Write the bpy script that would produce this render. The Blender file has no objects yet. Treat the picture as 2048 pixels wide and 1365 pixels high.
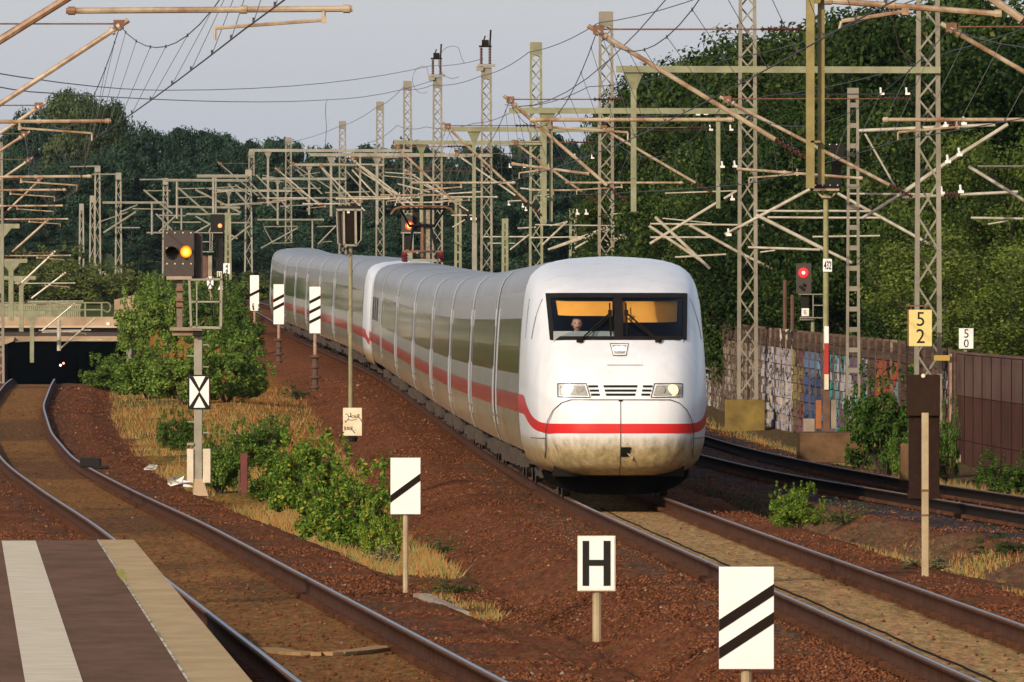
import bpy, math, random
import numpy as np
from mathutils import Vector, Matrix
random.seed(7)
RNG = np.random.default_rng(11)
scene = bpy.context.scene
COL = scene.collection
F = 25000.0          # focal length in pixels of the 2048 px wide frame
CAMZ = 2.55
HOR = 660.0
R = math.radians

def P(px, py, Z):
    return Vector(((px - 1024.0) / F * Z, Z, CAMZ + (HOR - py) / F * Z))
def PX(px, Z): return (px - 1024.0) / F * Z
def PZ(py, Z): return CAMZ + (HOR - py) / F * Z

# ------------------------------------------------------------------ track tables
def table(pairs):
    a = np.array(pairs, float)
    zz = np.arange(a[0, 0], a[-1, 0] + .5, 1.0)
    v = np.interp(zz, a[:, 0], a[:, 1])
    k = np.hanning(33); k /= k.sum()
    pad = 16
    vp = np.concatenate([v[0] - (v[1] - v[0]) * np.arange(pad, 0, -1), v, v[-1] + (v[-1] - v[-2]) * np.arange(1, pad + 1)])
    v = np.convolve(vp, k, 'valid')
    def f(Z):
        Z = np.asarray(Z, float)
        lo = v[0] + (v[1] - v[0]) * (Z - zz[0]); hi = v[-1] + (v[-1] - v[-2]) * (Z - zz[-1])
        r = np.interp(Z, zz, v)
        r = np.where(Z < zz[0], lo, r); r = np.where(Z > zz[-1], hi, r)
        return r
    return f
x1 = table([(40,5.6),(75,4.65),(110,3.74),(140,2.95),(165,2.3),(191,1.65),(217,1.12),(244,.6),(270,.08),(297,-.5),(323,-1.13),(349,-1.82),(376,-2.53),(396,-3.15),(423,-4.1),(449,-5.0),(476,-5.95),(502,-6.85),(528,-7.75),(555,-8.7),(575,-9.5),(595,-10.6),(625,-12.5),(667,-15.2),(720,-18.8)])
z1 = table([(40,-.05),(217,-.04),(244,-.02),(270,.03),(297,.14),(323,.31),(349,.52),(376,.76),(396,.96),(423,1.25),(449,1.45),(476,1.63),(502,1.83),(528,2.02),(555,2.2),(575,2.45),(595,2.95),(625,3.7),(667,4.2),(720,4.6)])
x0 = table([(40,1.9),(92.6,-.87),(169,-4.9),(205,-6.9),(238,-8.75),(260,-9.9),(297,-11.7),(345,-13.7),(427,-16.4),(500,-19),(600,-22.4),(770,-27.5),(840,-29.6)])
z0 = table([(40,0),(92,-.02),(169,-.07),(205,-.12),(260,-.1),(297,.1),(345,.45),(400,.78),(427,.84),(450,.8),(500,.35),(600,-.8),(700,-2.2),(770,-3.2),(840,-4)])
x2o = table([(40,10),(120,7.5),(150,6.2),(170,5.5),(191,5.05),(211,4.45),(231,4.1),(260,3.95),(720,3.95)])
def x2(Z): return x1(Z) + x2o(Z)
z2o = table([(40,.1),(150,.1),(235,.1),(290,.02),(720,0)])
def z2(Z): return z1(Z) + z2o(Z)

# ------------------------------------------------------------------ tagging
def tag(o, label=None, cat=None, group=None, kind=None):
    if label: o['label'] = label
    if cat: o['category'] = cat
    if group: o['group'] = group
    if kind: o['kind'] = kind
    return o
def empty(name, loc, label=None, cat=None, group=None, rz=0):
    o = bpy.data.objects.new(name, None); COL.objects.link(o)
    o.location = loc; o.rotation_euler = (0, 0, rz); o.empty_display_size = .2
    return tag(o, label, cat, group)

# ------------------------------------------------------------------ mesh builder
class MB:
    def __init__(s): s.v = []; s.f = []; s.m = []
    def add(s, vs, fs, mi=0):
        b = len(s.v); s.v.extend([tuple(p) for p in vs]); s.f.extend([tuple(b + i for i in f) for f in fs]); s.m.extend([mi] * len(fs)); return s
    def box(s, c, d, mi=0, rot=None):
        hx, hy, hz = d[0] / 2, d[1] / 2, d[2] / 2
        vs = [Vector((x, y, z)) for x in (-hx, hx) for y in (-hy, hy) for z in (-hz, hz)]
        if rot is not None: vs = [rot @ p for p in vs]
        c = Vector(c); vs = [p + c for p in vs]
        return s.add(vs, [(0,1,3,2),(4,6,7,5),(0,4,5,1),(2,3,7,6),(0,2,6,4),(1,5,7,3)], mi)
    def box2(s, a, b, mi=0):
        return s.box([(a[i] + b[i]) / 2 for i in range(3)], [abs(b[i] - a[i]) for i in range(3)], mi)
    def tube(s, p, q, r, n=8, mi=0, r2=None, caps=True):
        p = Vector(p); q = Vector(q); d = q - p
        if d.length < 1e-6: return s
        d.normalize(); a = d.orthogonal().normalized(); b = d.cross(a)
        r2 = r if r2 is None else r2
        vs = []
        for k in range(n):
            t = 2 * math.pi * k / n; o = a * math.cos(t) + b * math.sin(t)
            vs += [p + o * r, q + o * r2]
        fs = [(2*k, 2*((k+1) % n), 2*((k+1) % n)+1, 2*k+1) for k in range(n)]
        if caps: fs += [tuple(2*k for k in range(n))[::-1], tuple(2*k+1 for k in range(n))]
        return s.add(vs, fs, mi)
    def bar(s, p, q, w, h, mi=0):
        """rectangular bar from p to q; w across (roughly along y), h in the other direction"""
        p = Vector(p); q = Vector(q); d = (q - p); L = d.length; d.normalize()
        a = Vector((0, 1, 0)); a = (a - d * a.dot(d))
        if a.length < 1e-3: a = Vector((1, 0, 0)) - d * d.x
        a.normalize(); b = d.cross(a)
        vs = []
        for e in (p, q):
            for i, j in ((-1,-1),(1,-1),(1,1),(-1,1)): vs.append(e + a * (i*w/2) + b * (j*h/2))
        return s.add(vs, [(0,3,2,1),(4,5,6,7),(0,1,5,4),(1,2,6,5),(2,3,7,6),(3,0,4,7)], mi)
    def path(s, pts, r, n=6, mi=0):
        pts = [Vector(p) for p in pts]; vs = []; N = len(pts)
        for i, p in enumerate(pts):
            d = (pts[min(i+1, N-1)] - pts[max(i-1, 0)]).normalized()
            up = Vector((0,0,1)) if abs(d.z) < .95 else Vector((1,0,0))
            a = d.cross(up).normalized(); b = a.cross(d)
            for k in range(n):
                t = 2*math.pi*k/n; vs.append(p + a*(r*math.cos(t)) + b*(r*math.sin(t)))
        fs = [(i*n+k, i*n+(k+1) % n, (i+1)*n+(k+1) % n, (i+1)*n+k) for i in range(N-1) for k in range(n)]
        fs += [tuple(range(n))[::-1], tuple((N-1)*n+k for k in range(n))]
        return s.add(vs, fs, mi)
    def prism(s, poly, y0, y1, mi=0):
        """poly: list of (x,z), extruded from y0 (front) to y1"""
        n = len(poly)
        vs = [(x, y0, z) for x, z in poly] + [(x, y1, z) for x, z in poly]
        fs = [tuple(range(n)), tuple(range(n, 2*n))[::-1]] + [(k, k+n, (k+1) % n + n, (k+1) % n) for k in range(n)]
        return s.add(vs, fs, mi)
    def lathe(s, c, prof, axis='z', n=12, mi=0):
        """prof: list of (radius, height)"""
        c = Vector(c); vs = []
        for r, h in prof:
            for k in range(n):
                t = 2*math.pi*k/n; u, w = r*math.cos(t), r*math.sin(t)
                vs.append(c + (Vector((u, w, h)) if axis == 'z' else Vector((u, h, w)) if axis == 'y' else Vector((h, u, w))))
        N = len(prof)
        fs = [(i*n+k, i*n+(k+1) % n, (i+1)*n+(k+1) % n, (i+1)*n+k) for i in range(N-1) for k in range(n)]
        fs += [tuple(range(n))[::-1], tuple((N-1)*n+k for k in range(n))]
        return s.add(vs, fs, mi)
    def build(s, name, mats, parent=None, smooth=False, loc=None, bevel=0):
        me = bpy.data.meshes.new(name)
        me.from_pydata(s.v, [], s.f)
        if not isinstance(mats, (list, tuple)): mats = [mats]
        for m in mats: me.materials.append(m)
        if len(mats) > 1: me.polygons.foreach_set('material_index', s.m)
        if smooth: me.polygons.foreach_set('use_smooth', [True] * len(me.polygons))
        me.update()
        o = bpy.data.objects.new(name, me); COL.objects.link(o)
        if parent is not None: o.parent = parent
        if loc is not None: o.location = loc
        if bevel:
            b = o.modifiers.new('b', 'BEVEL'); b.width = bevel; b.segments = 2; b.limit_method = 'ANGLE'
        return o

def np_obj(name, V, Q, mats, parent=None, smooth=False, attrs=None, mi=None):
    """V (n,3), Q (m,k) faces of equal size"""
    V = np.ascontiguousarray(V, np.float32); Q = np.ascontiguousarray(Q, np.int32)
    me = bpy.data.meshes.new(name)
    k = Q.shape[1]
    me.vertices.add(len(V)); me.vertices.foreach_set('co', V.ravel())
    me.loops.add(Q.size); me.loops.foreach_set('vertex_index', Q.ravel())
    me.polygons.add(len(Q)); me.polygons.foreach_set('loop_start', np.arange(0, Q.size, k, dtype=np.int32))
    if not isinstance(mats, (list, tuple)): mats = [mats]
    for m in mats: me.materials.append(m)
    if mi is not None: me.polygons.foreach_set('material_index', np.asarray(mi, np.int32))
    if smooth: me.polygons.foreach_set('use_smooth', np.ones(len(Q), bool))
    me.update(calc_edges=True)
    if attrs:
        for an, data in attrs.items():
            a = me.attributes.new(an, 'FLOAT_COLOR', 'POINT')
            d = np.ones((len(V), 4), np.float32); d[:, :3] = data
            a.data.foreach_set('color', d.ravel())
    o = bpy.data.objects.new(name, me); COL.objects.link(o)
    if parent is not None: o.parent = parent
    return o

def text_mesh(txt, h, sx=1.0, bold=0.0):
    """front-facing (towards -y) mesh of some lettering, centred on 0,0; returns (verts, faces)"""
    cu = bpy.data.curves.new('t', 'FONT'); cu.body = txt; cu.align_x = 'CENTER'; cu.align_y = 'CENTER'
    cu.size = 1.0; cu.offset = bold; cu.space_line = .92; cu.resolution_u = 4
    o = bpy.data.objects.new('t', cu); COL.objects.link(o)
    dg = bpy.context.evaluated_depsgraph_get(); dg.update()
    me = bpy.data.meshes.new_from_object(o.evaluated_get(dg))
    vs = [v.co.copy() for v in me.vertices]; fs = [tuple(p.vertices) for p in me.polygons]
    bpy.data.objects.remove(o); bpy.data.curves.remove(cu); bpy.data.meshes.remove(me)
    xs = [v.x for v in vs]; ys = [v.y for v in vs]
    sc = h / (max(ys) - min(ys)); cx = (max(xs)+min(xs))/2; cy = (max(ys)+min(ys))/2
    return [Vector(((v.x-cx)*sc*sx, 0, (v.y-cy)*sc)) for v in vs], fs

# ------------------------------------------------------------------ materials
def newmat(name):
    m = bpy.data.materials.new(name); m.use_nodes = True
    nt = m.node_tree; bs = nt.nodes['Principled BSDF']
    return m, nt, bs
def N(nt, typ, **kw):
    n = nt.nodes.new(typ)
    for k, v in kw.items():
        if hasattr(n, k): setattr(n, k, v)
        else: n.inputs[k].default_value = v
    return n
def ramp(nt, fac, stops):
    r = nt.nodes.new('ShaderNodeValToRGB')
    el = r.color_ramp.elements
    while len(el) < len(stops): el.new(.5)
    for e, (p, c) in zip(el, stops):
        e.position = p; e.color = (c[0], c[1], c[2], 1) if hasattr(c, '__len__') else (c, c, c, 1)
    nt.links.new(fac, r.inputs[0]); return r.outputs[0]
def mixc(nt, fac, a, b, mode='MIX'):
    m = nt.nodes.new('ShaderNodeMix'); m.data_type = 'RGBA'; m.blend_type = mode
    for s, v in ((m.inputs[0], fac), (m.inputs[6], a), (m.inputs[7], b)):
        if hasattr(v, 'is_output') or isinstance(v, bpy.types.NodeSocket): nt.links.new(v, s)
        elif hasattr(v, '__len__'): s.default_value = (v[0], v[1], v[2], 1)
        else: s.default_value = v
    return m.outputs[2]
def noise(nt, scale, detail=4, rough=.6, vec=None, coord='Object'):
    n = N(nt, 'ShaderNodeTexNoise'); n.inputs['Scale'].default_value = scale; n.inputs['Detail'].default_value = detail; n.inputs['Roughness'].default_value = rough
    if vec is None:
        t = nt.nodes.get('TC') or nt.nodes.new('ShaderNodeTexCoord'); t.name = 'TC'; vec = t.outputs[coord]
    nt.links.new(vec, n.inputs['Vector']); return n.outputs[0]
def mapping(nt, sc, coord='Object'):
    t = nt.nodes.get('TC') or nt.nodes.new('ShaderNodeTexCoord'); t.name = 'TC'
    m = nt.nodes.new('ShaderNodeMapping'); m.inputs['Scale'].default_value = sc
    nt.links.new(t.outputs[coord], m.inputs[0]); return m.outputs[0]
def pm(name, c1, c2=None, scale=3.0, rough=.6, metal=0.0, bump=0.0, bscale=None, lo=.35, hi=.65, stretch=None, spec=None, coat=0):
    m, nt, bs = newmat(name)
    c2 = c2 or tuple(x * .75 for x in c1)
    vec = mapping(nt, stretch) if stretch else None
    nz = noise(nt, scale, 5, .65, vec)
    nt.links.new(ramp(nt, nz, [(lo, c1), (hi, c2)]), bs.inputs['Base Color'])
    bs.inputs['Roughness'].default_value = rough; bs.inputs['Metallic'].default_value = metal
    if spec is not None: bs.inputs['Specular IOR Level'].default_value = spec
    if coat: bs.inputs['Coat Weight'].default_value = coat; bs.inputs['Coat Roughness'].default_value = .05
    if bump:
        b = nt.nodes.new('ShaderNodeBump'); b.inputs['Strength'].default_value = bump; b.inputs['Distance'].default_value = .02
        nt.links.new(noise(nt, bscale or scale * 4, 4, .7, vec), b.inputs['Height']); nt.links.new(b.outputs[0], bs.inputs['Normal'])
    return m
def emat(name, col, strength):
    m, nt, bs = newmat(name)
    bs.inputs['Base Color'].default_value = (*col, 1); bs.inputs['Emission Color'].default_value = (*col, 1)
    bs.inputs['Emission Strength'].default_value = strength
    return m
M = {}
M['galv'] = pm('galvanised_steel', (.29,.275,.22), (.20,.185,.14), 2.0, .55, .0)
M['galv_green'] = pm('green_grey_paint', (.25,.255,.155), (.16,.165,.09), 2.5, .6)
M['galv_yellow'] = pm('yellowed_steel', (.25,.205,.065), (.16,.125,.04), 3, .6)
M['mast'] = pm('grey_mast_paint', (.25,.228,.175), (.165,.145,.105), 1.3, .6)
M['tube'] = pm('weathered_tube', (.42,.34,.235), (.22,.115,.055), 2.4, .5, .0, lo=.42, hi=.64)
M['tube_new'] = pm('aluminium_tube', (.52,.49,.40), (.34,.29,.21), 3.0, .35, .0)
M['rusty'] = pm('rusty_fitting', (.22,.10,.05), (.10,.045,.025), 9, .7)
M['insul'] = pm('brown_insulator', (.10,.035,.02), (.06,.02,.015), 5, .2)
M['insul_white'] = pm('white_insulator', (.85,.84,.80), (.75,.73,.70), 5, .3)
M['wire'] = pm('dark_wire', (.05,.05,.055), (.03,.03,.035), 5, .5, .3)
M['rail_side'] = pm('rusty_rail_side', (.105,.045,.024), (.04,.018,.011), 4.0, .85, lo=.3, hi=.7, spec=.06)
M['rail_dark'] = pm('shade_toned_rail_side', (.022,.015,.012), (.012,.009,.008), 4.0, .85, spec=.05)  # shade of the train put into the right rails' colour
M['white_ring'] = pm('white_end_ring', (.80,.80,.80), (.7,.7,.7), 3, .35)
M['rail_top'] = pm('polished_rail_head', (.34,.31,.31), (.24,.21,.21), 2.0, .36, .8)
M['rail_edge'] = pm('rail_head_edge', (.17,.095,.065), (.11,.06,.042), 3.0, .8, spec=.08)
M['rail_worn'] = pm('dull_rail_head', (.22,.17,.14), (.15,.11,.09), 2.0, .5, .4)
M['white'] = pm('white_enamel', (.82,.82,.80), (.76,.75,.72), 6, .4)
M['black'] = pm('black_paint', (.010,.009,.008), (.016,.014,.012), 6, .6, spec=.15)
M['brown_black'] = pm('brown_black_paint', (.018,.012,.009), (.013,.009,.007), 6, .7, spec=.06)
M['sigdark'] = pm('dark_signal_screen', (.045,.030,.024), (.030,.020,.016), 14, .6)
M['concrete'] = pm('concrete_weathered', (.36,.29,.22), (.22,.17,.12), 1.2, .9, 0, .25, 12)
M['concrete_tan'] = pm('tan_concrete', (.42,.31,.20), (.28,.19,.12), .6, .9, 0, .2, 8)
M['yellow_conc'] = pm('yellowed_concrete', (.25,.175,.05), (.12,.085,.035), 1.6, .95, 0, .3, 9, spec=.03)
M['brown_conc'] = pm('brown_stained_concrete', (.17,.10,.05), (.085,.05,.028), 2.2, .95, 0, .3, 9, spec=.03)
M['post'] = pm('tan_post', (.40,.32,.19), (.30,.22,.12), 5, .6)
M['postrust'] = pm('reddish_post', (.36,.24,.18), (.25,.14,.10), 4, .6)
M['red'] = pm('red_paint', (.42,.02,.012), (.33,.02,.012), 5, .4)
M['darkred'] = pm('dark_red_paint', (.13,.012,.008), (.08,.01,.008), 5, .5)
M['yellow'] = pm('yellow_enamel', (.72,.58,.22), (.66,.51,.18), 5, .4)
M['cream'] = pm('cream_enamel', (.72,.66,.50), (.62,.52,.34), 4, .5)
M['dark'] = pm('dark_underside', (.012,.011,.010), (.02,.017,.014), 4, .8)
M['brownboard'] = pm('dark_brown_board', (.034,.019,.013), (.026,.015,.010), 25, .8, spec=.05)
M['browncol'] = pm('brown_column', (.030,.016,.011), (.020,.011,.008), 12, .8, spec=.05)
M['wood'] = pm('creosote_timber', (.13,.07,.045), (.07,.04,.025), 3, .85, stretch=(6,6,.5))
M['trunk'] = pm('bark', (.06,.045,.03), (.03,.022,.016), 4, .9)
M['boxcream'] = pm('cream_box', (.62,.56,.44), (.52,.45,.34), 4, .5)
# ------------------------------------------------------------------ camera, sky, sun
cam = bpy.data.cameras.new('camera'); camo = bpy.data.objects.new('camera', cam); COL.objects.link(camo)
cam.sensor_width = 36; cam.lens = F / 2048 * 36; cam.clip_start = 1; cam.clip_end = 9000
camo.location = (0, 0, CAMZ); camo.rotation_euler = (R(90) - math.atan((682.5 - HOR) / F), 0, 0)
scene.camera = camo
SUN_EL, SUN_AZ = R(22), R(27)       # azimuth measured from straight behind the camera towards the left
sd = Vector((-math.sin(SUN_AZ) * math.cos(SUN_EL), -math.cos(SUN_AZ) * math.cos(SUN_EL), math.sin(SUN_EL)))
sl = bpy.data.lights.new('sun', 'SUN'); sl.energy = 3.6; sl.angle = R(.6); sl.color = (1, .86, .68)
so = bpy.data.objects.new('sun', sl); COL.objects.link(so); so.rotation_euler = sd.to_track_quat('Z', 'Y').to_euler()
w = bpy.data.worlds.new('World'); scene.world = w; w.use_nodes = True
wn = w.node_tree; bg = wn.nodes['Background']
sky = wn.nodes.new('ShaderNodeTexSky'); sky.sky_type = 'NISHITA'; sky.sun_disc = False
sky.sun_elevation = SUN_EL; sky.sun_rotation = math.atan2(sd.x, sd.y); sky.air_density = 1.0; sky.dust_density = 2.2; sky.ozone_density = 1.0; sky.altitude = 60
skymix = wn.nodes.new('ShaderNodeMix'); skymix.data_type = 'RGBA'; skymix.blend_type = 'MULTIPLY'; skymix.inputs[0].default_value = 1
wn.links.new(sky.outputs[0], skymix.inputs[6]); skymix.inputs[7].default_value = (1.0, .90, .84, 1)
# pale evening haze low over the horizon, added to the clear sky
wtc = wn.nodes.new('ShaderNodeTexCoord'); wsep = wn.nodes.new('ShaderNodeSeparateXYZ'); wn.links.new(wtc.outputs['Generated'], wsep.inputs[0])
wr = wn.nodes.new('ShaderNodeValToRGB'); wn.links.new(wsep.outputs['Z'], wr.inputs[0])
e = wr.color_ramp.elements; e[0].position = 0.0; e[0].color = (2.95, 3.3, 4.35, 1); e[1].position = .9; e[1].color = (.6, .7, .95, 1)
e2 = e.new(.03); e2.color = (2.3, 2.7, 3.75, 1); e3 = e.new(.25); e3.color = (1.4, 1.5, 1.75, 1)
wadd = wn.nodes.new('ShaderNodeMix'); wadd.data_type = 'RGBA'; wadd.blend_type = 'ADD'; wadd.inputs[0].default_value = 1
wn.links.new(skymix.outputs[2], wadd.inputs[6]); wn.links.new(wr.outputs[0], wadd.inputs[7])
wn.links.new(wadd.outputs[2], bg.inputs[0]); bg.inputs[1].default_value = .11
scene.view_settings.view_transform = 'Standard'; scene.view_settings.look = 'None'
scene.view_settings.exposure = 0.0; scene.view_settings.gamma = 1
scene.render.engine = 'CYCLES'
scene.cycles.use_denoising = True
try: scene.cycles.denoiser = 'OPENIMAGEDENOISE'
except Exception: pass
scene.cycles.max_bounces = 8; scene.cycles.transparent_max_bounces = 12
scene.cycles.transmission_bounces = 6
scene.cycles.sample_clamp_indirect = 6
scene.render.resolution_x = 1024; scene.render.resolution_y = 682

# ------------------------------------------------------------------ terrain
def fbm(X, Z, sc, seed):
    """cheap value noise"""
    r = np.random.default_rng(seed); T = r.random((64, 64))
    out = 0; amp = 1; tot = 0
    for o in range(3):
        u = X * sc * 2**o + 13.7 * o; v = Z * sc * 2**o + 7.3 * o
        i = np.floor(u).astype(int); j = np.floor(v).astype(int); a = u - i; b = v - j
        a = a*a*(3-2*a); b = b*b*(3-2*b)
        t = lambda p, q: T[p % 64, q % 64]
        out = out + amp * ((t(i,j)*(1-a)+t(i+1,j)*a)*(1-b) + (t(i,j+1)*(1-a)+t(i+1,j+1)*a)*b); tot += amp; amp *= .5
    return out / tot
def sstep(a, b, x):
    t = np.clip((x - a) / (b - a), 0, 1); return t*t*(3-2*t)
BR_Z = 772.0
def profile(Z):
    a, za, b, zb, c, zc = float(x0(Z)), float(z0(Z)), float(x1(Z)), float(z1(Z)), float(x2(Z)), float(z2(Z))
    b = b + max(0.0, Z - 690) * .16
    g0, g1 = a + 1.9, b - 2.0; wd = max(g1 - g0, .3)
    lo, hi = -1.1*0 + za - .42, zb - .5
    up = float(sstep(470, 640, Z))
    fr = float(sstep(600, 760, Z))
    pts = [(-600, 4 + za*0), (a-70, 2.0+2*up), (a-9, .3*(1-up)+3.2*up), (a-5.0, za-.3+ .2), (a-3.0, za-.38), (a-1.9, za-.2), (g0, za-.2),
           (g0+min(.7, .25*wd), lo), (g0+max(min(.7,.25*wd)+.02, wd*.55), lo*.5+hi*.5+.1*min(1,wd/5)), (g1-min(1.6,.35*wd), hi-.12), (g1, zb-.22), (b+2.0, zb-.22),
           ((b+c)/2, min(zb, float(z2(Z)))-.46 + .12*float(sstep(250,300,Z))), (c-2.0, zc-.22), (c+1.9, zc-.22), (c+2.9, zc-.40), (c+4.5, zc-.25), (c+20, zc+1.0), (c+90, zc+4), (600, 8)]
    xs = [p[0] for p in pts]; zs = [p[1] for p in pts]
    for i in range(1, len(xs)):
        if xs[i] <= xs[i-1]: xs[i] = xs[i-1] + .01
    return np.array(xs), np.array(zs)
def ground(X, Z):
    """height of the ground at arrays X (n) for one Z"""
    X = np.asarray(X, float)
    if Z < BR_Z:
        xs, zs = profile(max(Z, 20)); h = np.interp(X, xs, zs)
        k = float(sstep(690, 765, Z))
        if k > 0:
            far = plateau(X, Z); a = float(x0(Z))
            m = sstep(6.5, 11, np.abs(X - a)); h = h*(1-k*m) + far*k*m
        return h
    return plateau(X, Z)
def plateau(X, Z):
    X = np.asarray(X, float)
    h = 4.1 - .85*(sstep(800, 812, -Z+1600) if False else (1-sstep(786, 815, Z))*(Z > BR_Z)) + 3.0*sstep(785, 900, Z)*sstep(-17, -24, X) + 2.0*sstep(-12, -2, X)*sstep(620, 900, Z) + 4*sstep(900, 1500, Z) + 30*sstep(1500, 5000, Z)
    return h
def gz(X, Z): return float(ground(np.array([X]), Z)[0])

def build_terrain():
    xs = np.concatenate([[-1500,-700,-300,-150,-90,-60,-48,-42,-38], np.arange(-35, -12, .25), np.arange(-12, 13, .10), np.arange(13, 20, .5), [21,23,26,30,36,45,60,90,150,300,700,1500]])
    zs = np.concatenate([[-30, 10, 30, 45], np.arange(55, 130, .35), np.arange(130, 260, .8), np.arange(260, 480, 2.0), np.arange(480, BR_Z, 5), [BR_Z-.02, BR_Z+.02], np.arange(BR_Z+4, 960, 10), np.arange(970, 1600, 60), [1800, 2200, 3000, 4500, 7000]])
    nx, nz = len(xs), len(zs)
    XX, ZZ = np.meshgrid(xs, zs)
    HH = np.zeros_like(XX)
    for i, Z in enumerate(zs): HH[i] = ground(xs, Z)
    A0 = x0(ZZ); A1 = x1(ZZ) + np.maximum(0, ZZ-690)*.16; A2 = x2(ZZ)
    d0, d1, d2 = XX - A0, XX - A1, XX - A2
    near = (ZZ < 470)
    onbed = (np.minimum(np.minimum(np.abs(d0), np.abs(d1)), np.abs(d2)) < 1.0)
    rough = fbm(XX, ZZ, 2.3, 1) - .5
    HH = HH + np.where(onbed, .012, .07) * rough * near + (fbm(XX, ZZ, .35, 2) - .5) * .14 * (~onbed) * near
    # material zones (surface colours, with shade put into the right line's bed)
    bal0 = np.array([.150,.055,.025]); bal1 = np.array([.235,.092,.040]); balg = np.array([.115,.082,.068])
    n1 = fbm(XX, ZZ*.35, .9, 3)[..., None]; n2 = fbm(XX, ZZ*.25, 2.2, 4)[..., None]; n3 = fbm(XX, ZZ*.2, .33, 5)[..., None]
    C = bal0*(1-n1) + bal1*n1
    def lay(mask, col, col2=None, nn=n2):
        nonlocal C
        col = np.array(col); col2 = np.array(col2 if col2 is not None else col)
        m = np.clip(mask, 0, 1)[..., None]; C = C*(1-m) + (col*(1-nn) + col2*nn)*m
    # bank between the left line and the main line
    g0, g1 = A0 + 2.4, A1 - 3.3
    t = (XX - g0) / np.maximum(g1 - g0, .1)
    inbank = sstep(0.03, .12, t) * sstep(1.0, .85, t) * sstep(140, 175, ZZ)
    lay(inbank * (0.5 + 1.0*n1[..., 0]), (.40,.18,.04), (.24,.18,.045), n3)
    lay(inbank * sstep(.55,.68, n3[...,0]), (.11,.10,.03), (.16,.12,.04))
    lay(inbank * sstep(.4,.6,t) * sstep(180,230,ZZ) * sstep(.38,.55,n1[...,0]) , (.36,.145,.035), (.44,.20,.05))
    # ditch between main line and right line
    td = (XX - (A1+1.9)) / np.maximum(A2 - A1 - 3.8, .1)
    ditch = sstep(.15,.35,td)*sstep(1.0,.8,td)
    lay(ditch*(.4+.6*n1[...,0]), (.21,.12,.07), (.14,.105,.05))
    lay(ditch*sstep(.55,.68,n3[...,0]), (.10,.095,.035), (.14,.11,.05))
    # beside the right line
    lay(sstep(1.7, 2.6, d2), (.16,.10,.06), (.12,.10,.04))
    lay(sstep(4.0, 7, d2), (.05,.065,.02), (.07,.085,.03))
    lay((np.abs(d2) < 1.9)*1.0, (.085,.066,.064), (.06,.046,.045))  # bed darkened to carry the train's shade
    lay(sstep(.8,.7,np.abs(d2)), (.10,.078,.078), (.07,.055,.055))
    # infill between the rails
    w1 = .66 + .06*(n2[...,0]-.5)
    lay(sstep(w1+.05, w1-.03, np.abs(d1))*(ZZ<330), (.54,.345,.155), (.43,.26,.11))
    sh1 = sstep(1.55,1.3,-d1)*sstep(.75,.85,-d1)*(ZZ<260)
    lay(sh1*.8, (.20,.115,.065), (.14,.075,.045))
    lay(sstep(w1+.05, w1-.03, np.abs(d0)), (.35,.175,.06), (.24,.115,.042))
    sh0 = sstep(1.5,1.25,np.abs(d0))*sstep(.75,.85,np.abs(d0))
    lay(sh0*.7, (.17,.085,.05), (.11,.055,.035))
    lay(sstep(.52,.7,n3[...,0])*(np.abs(d0)<.75)*.6, (.10,.055,.035), (.13,.07,.04))
    # far greenery
    fg = sstep(640, 720, ZZ) * sstep(3.2, 5, np.abs(d0)) * np.maximum(sstep(2.2,3,np.abs(d1)), sstep(690, 712, ZZ))
    lay(np.maximum(fg, sstep(BR_Z-1, BR_Z+3, ZZ)), (.055,.075,.022), (.10,.12,.035))
    lay(sstep(-3.5,-6,d0)*sstep(120,140,ZZ), (.07,.085,.03), (.12,.11,.04))
    V = np.stack([XX, ZZ, HH], -1).reshape(-1, 3)
    I = np.arange(nx*nz).reshape(nz, nx)
    Q = np.stack([I[:-1,:-1], I[:-1,1:], I[1:,1:], I[1:,:-1]], -1).reshape(-1, 4)
    ci, cj = np.meshgrid(np.arange(nz-1), np.arange(nx-1), indexing='ij')
    zc = (zs[:-1]+zs[1:])/2; xc = (xs[:-1]+xs[1:])/2
    jump = int(np.argmin(np.abs(zc - BR_Z)))
    hole = ((ci == jump) & (np.abs(xc[cj] - float(x0(BR_Z))) < 4.4)).ravel()
    Q = Q[~hole]
    m, nt, bs = newmat('ground_earth')
    at = nt.nodes.new('ShaderNodeAttribute'); at.attribute_name = 'zone'
    v1 = mapping(nt, (13, 1.1, 13)); a = noise(nt, 1.0, 6, .8, v1)
    tc = nt.nodes['TC']
    mp = nt.nodes.new('ShaderNodeMapping'); mp.inputs['Scale'].default_value = (24, 4, 24); nt.links.new(tc.outputs['Object'], mp.inputs[0])
    vo = nt.nodes.new('ShaderNodeTexVoronoi'); vo.inputs['Scale'].default_value = 1.0; nt.links.new(mp.outputs[0], vo.inputs['Vector'])
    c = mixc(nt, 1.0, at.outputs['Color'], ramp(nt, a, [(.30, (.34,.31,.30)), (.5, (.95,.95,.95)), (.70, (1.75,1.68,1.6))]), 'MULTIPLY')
    c = mixc(nt, .35, c, mixc(nt, 1.0, c, vo.outputs['Color'], 'MULTIPLY'))
    nt.links.new(c, bs.inputs['Base Color']); bs.inputs['Roughness'].default_value = .95; bs.inputs['Specular IOR Level'].default_value = .02
    bp = nt.nodes.new('ShaderNodeBump'); bp.inputs['Strength'].default_value = .6; bp.inputs['Distance'].default_value = .04
    mp2 = nt.nodes.new('ShaderNodeMapping'); mp2.inputs['Scale'].default_value = (20, 20, 20); nt.links.new(tc.outputs['Object'], mp2.inputs[0])
    nt.links.new(noise(nt, 1.0, 5, .8, mp2.outputs[0]), bp.inputs['Height']); nt.links.new(bp.outputs[0], bs.inputs['Normal'])
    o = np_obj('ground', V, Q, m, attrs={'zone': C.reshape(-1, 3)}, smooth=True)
    tag(o, kind='structure')
build_terrain()

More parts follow.
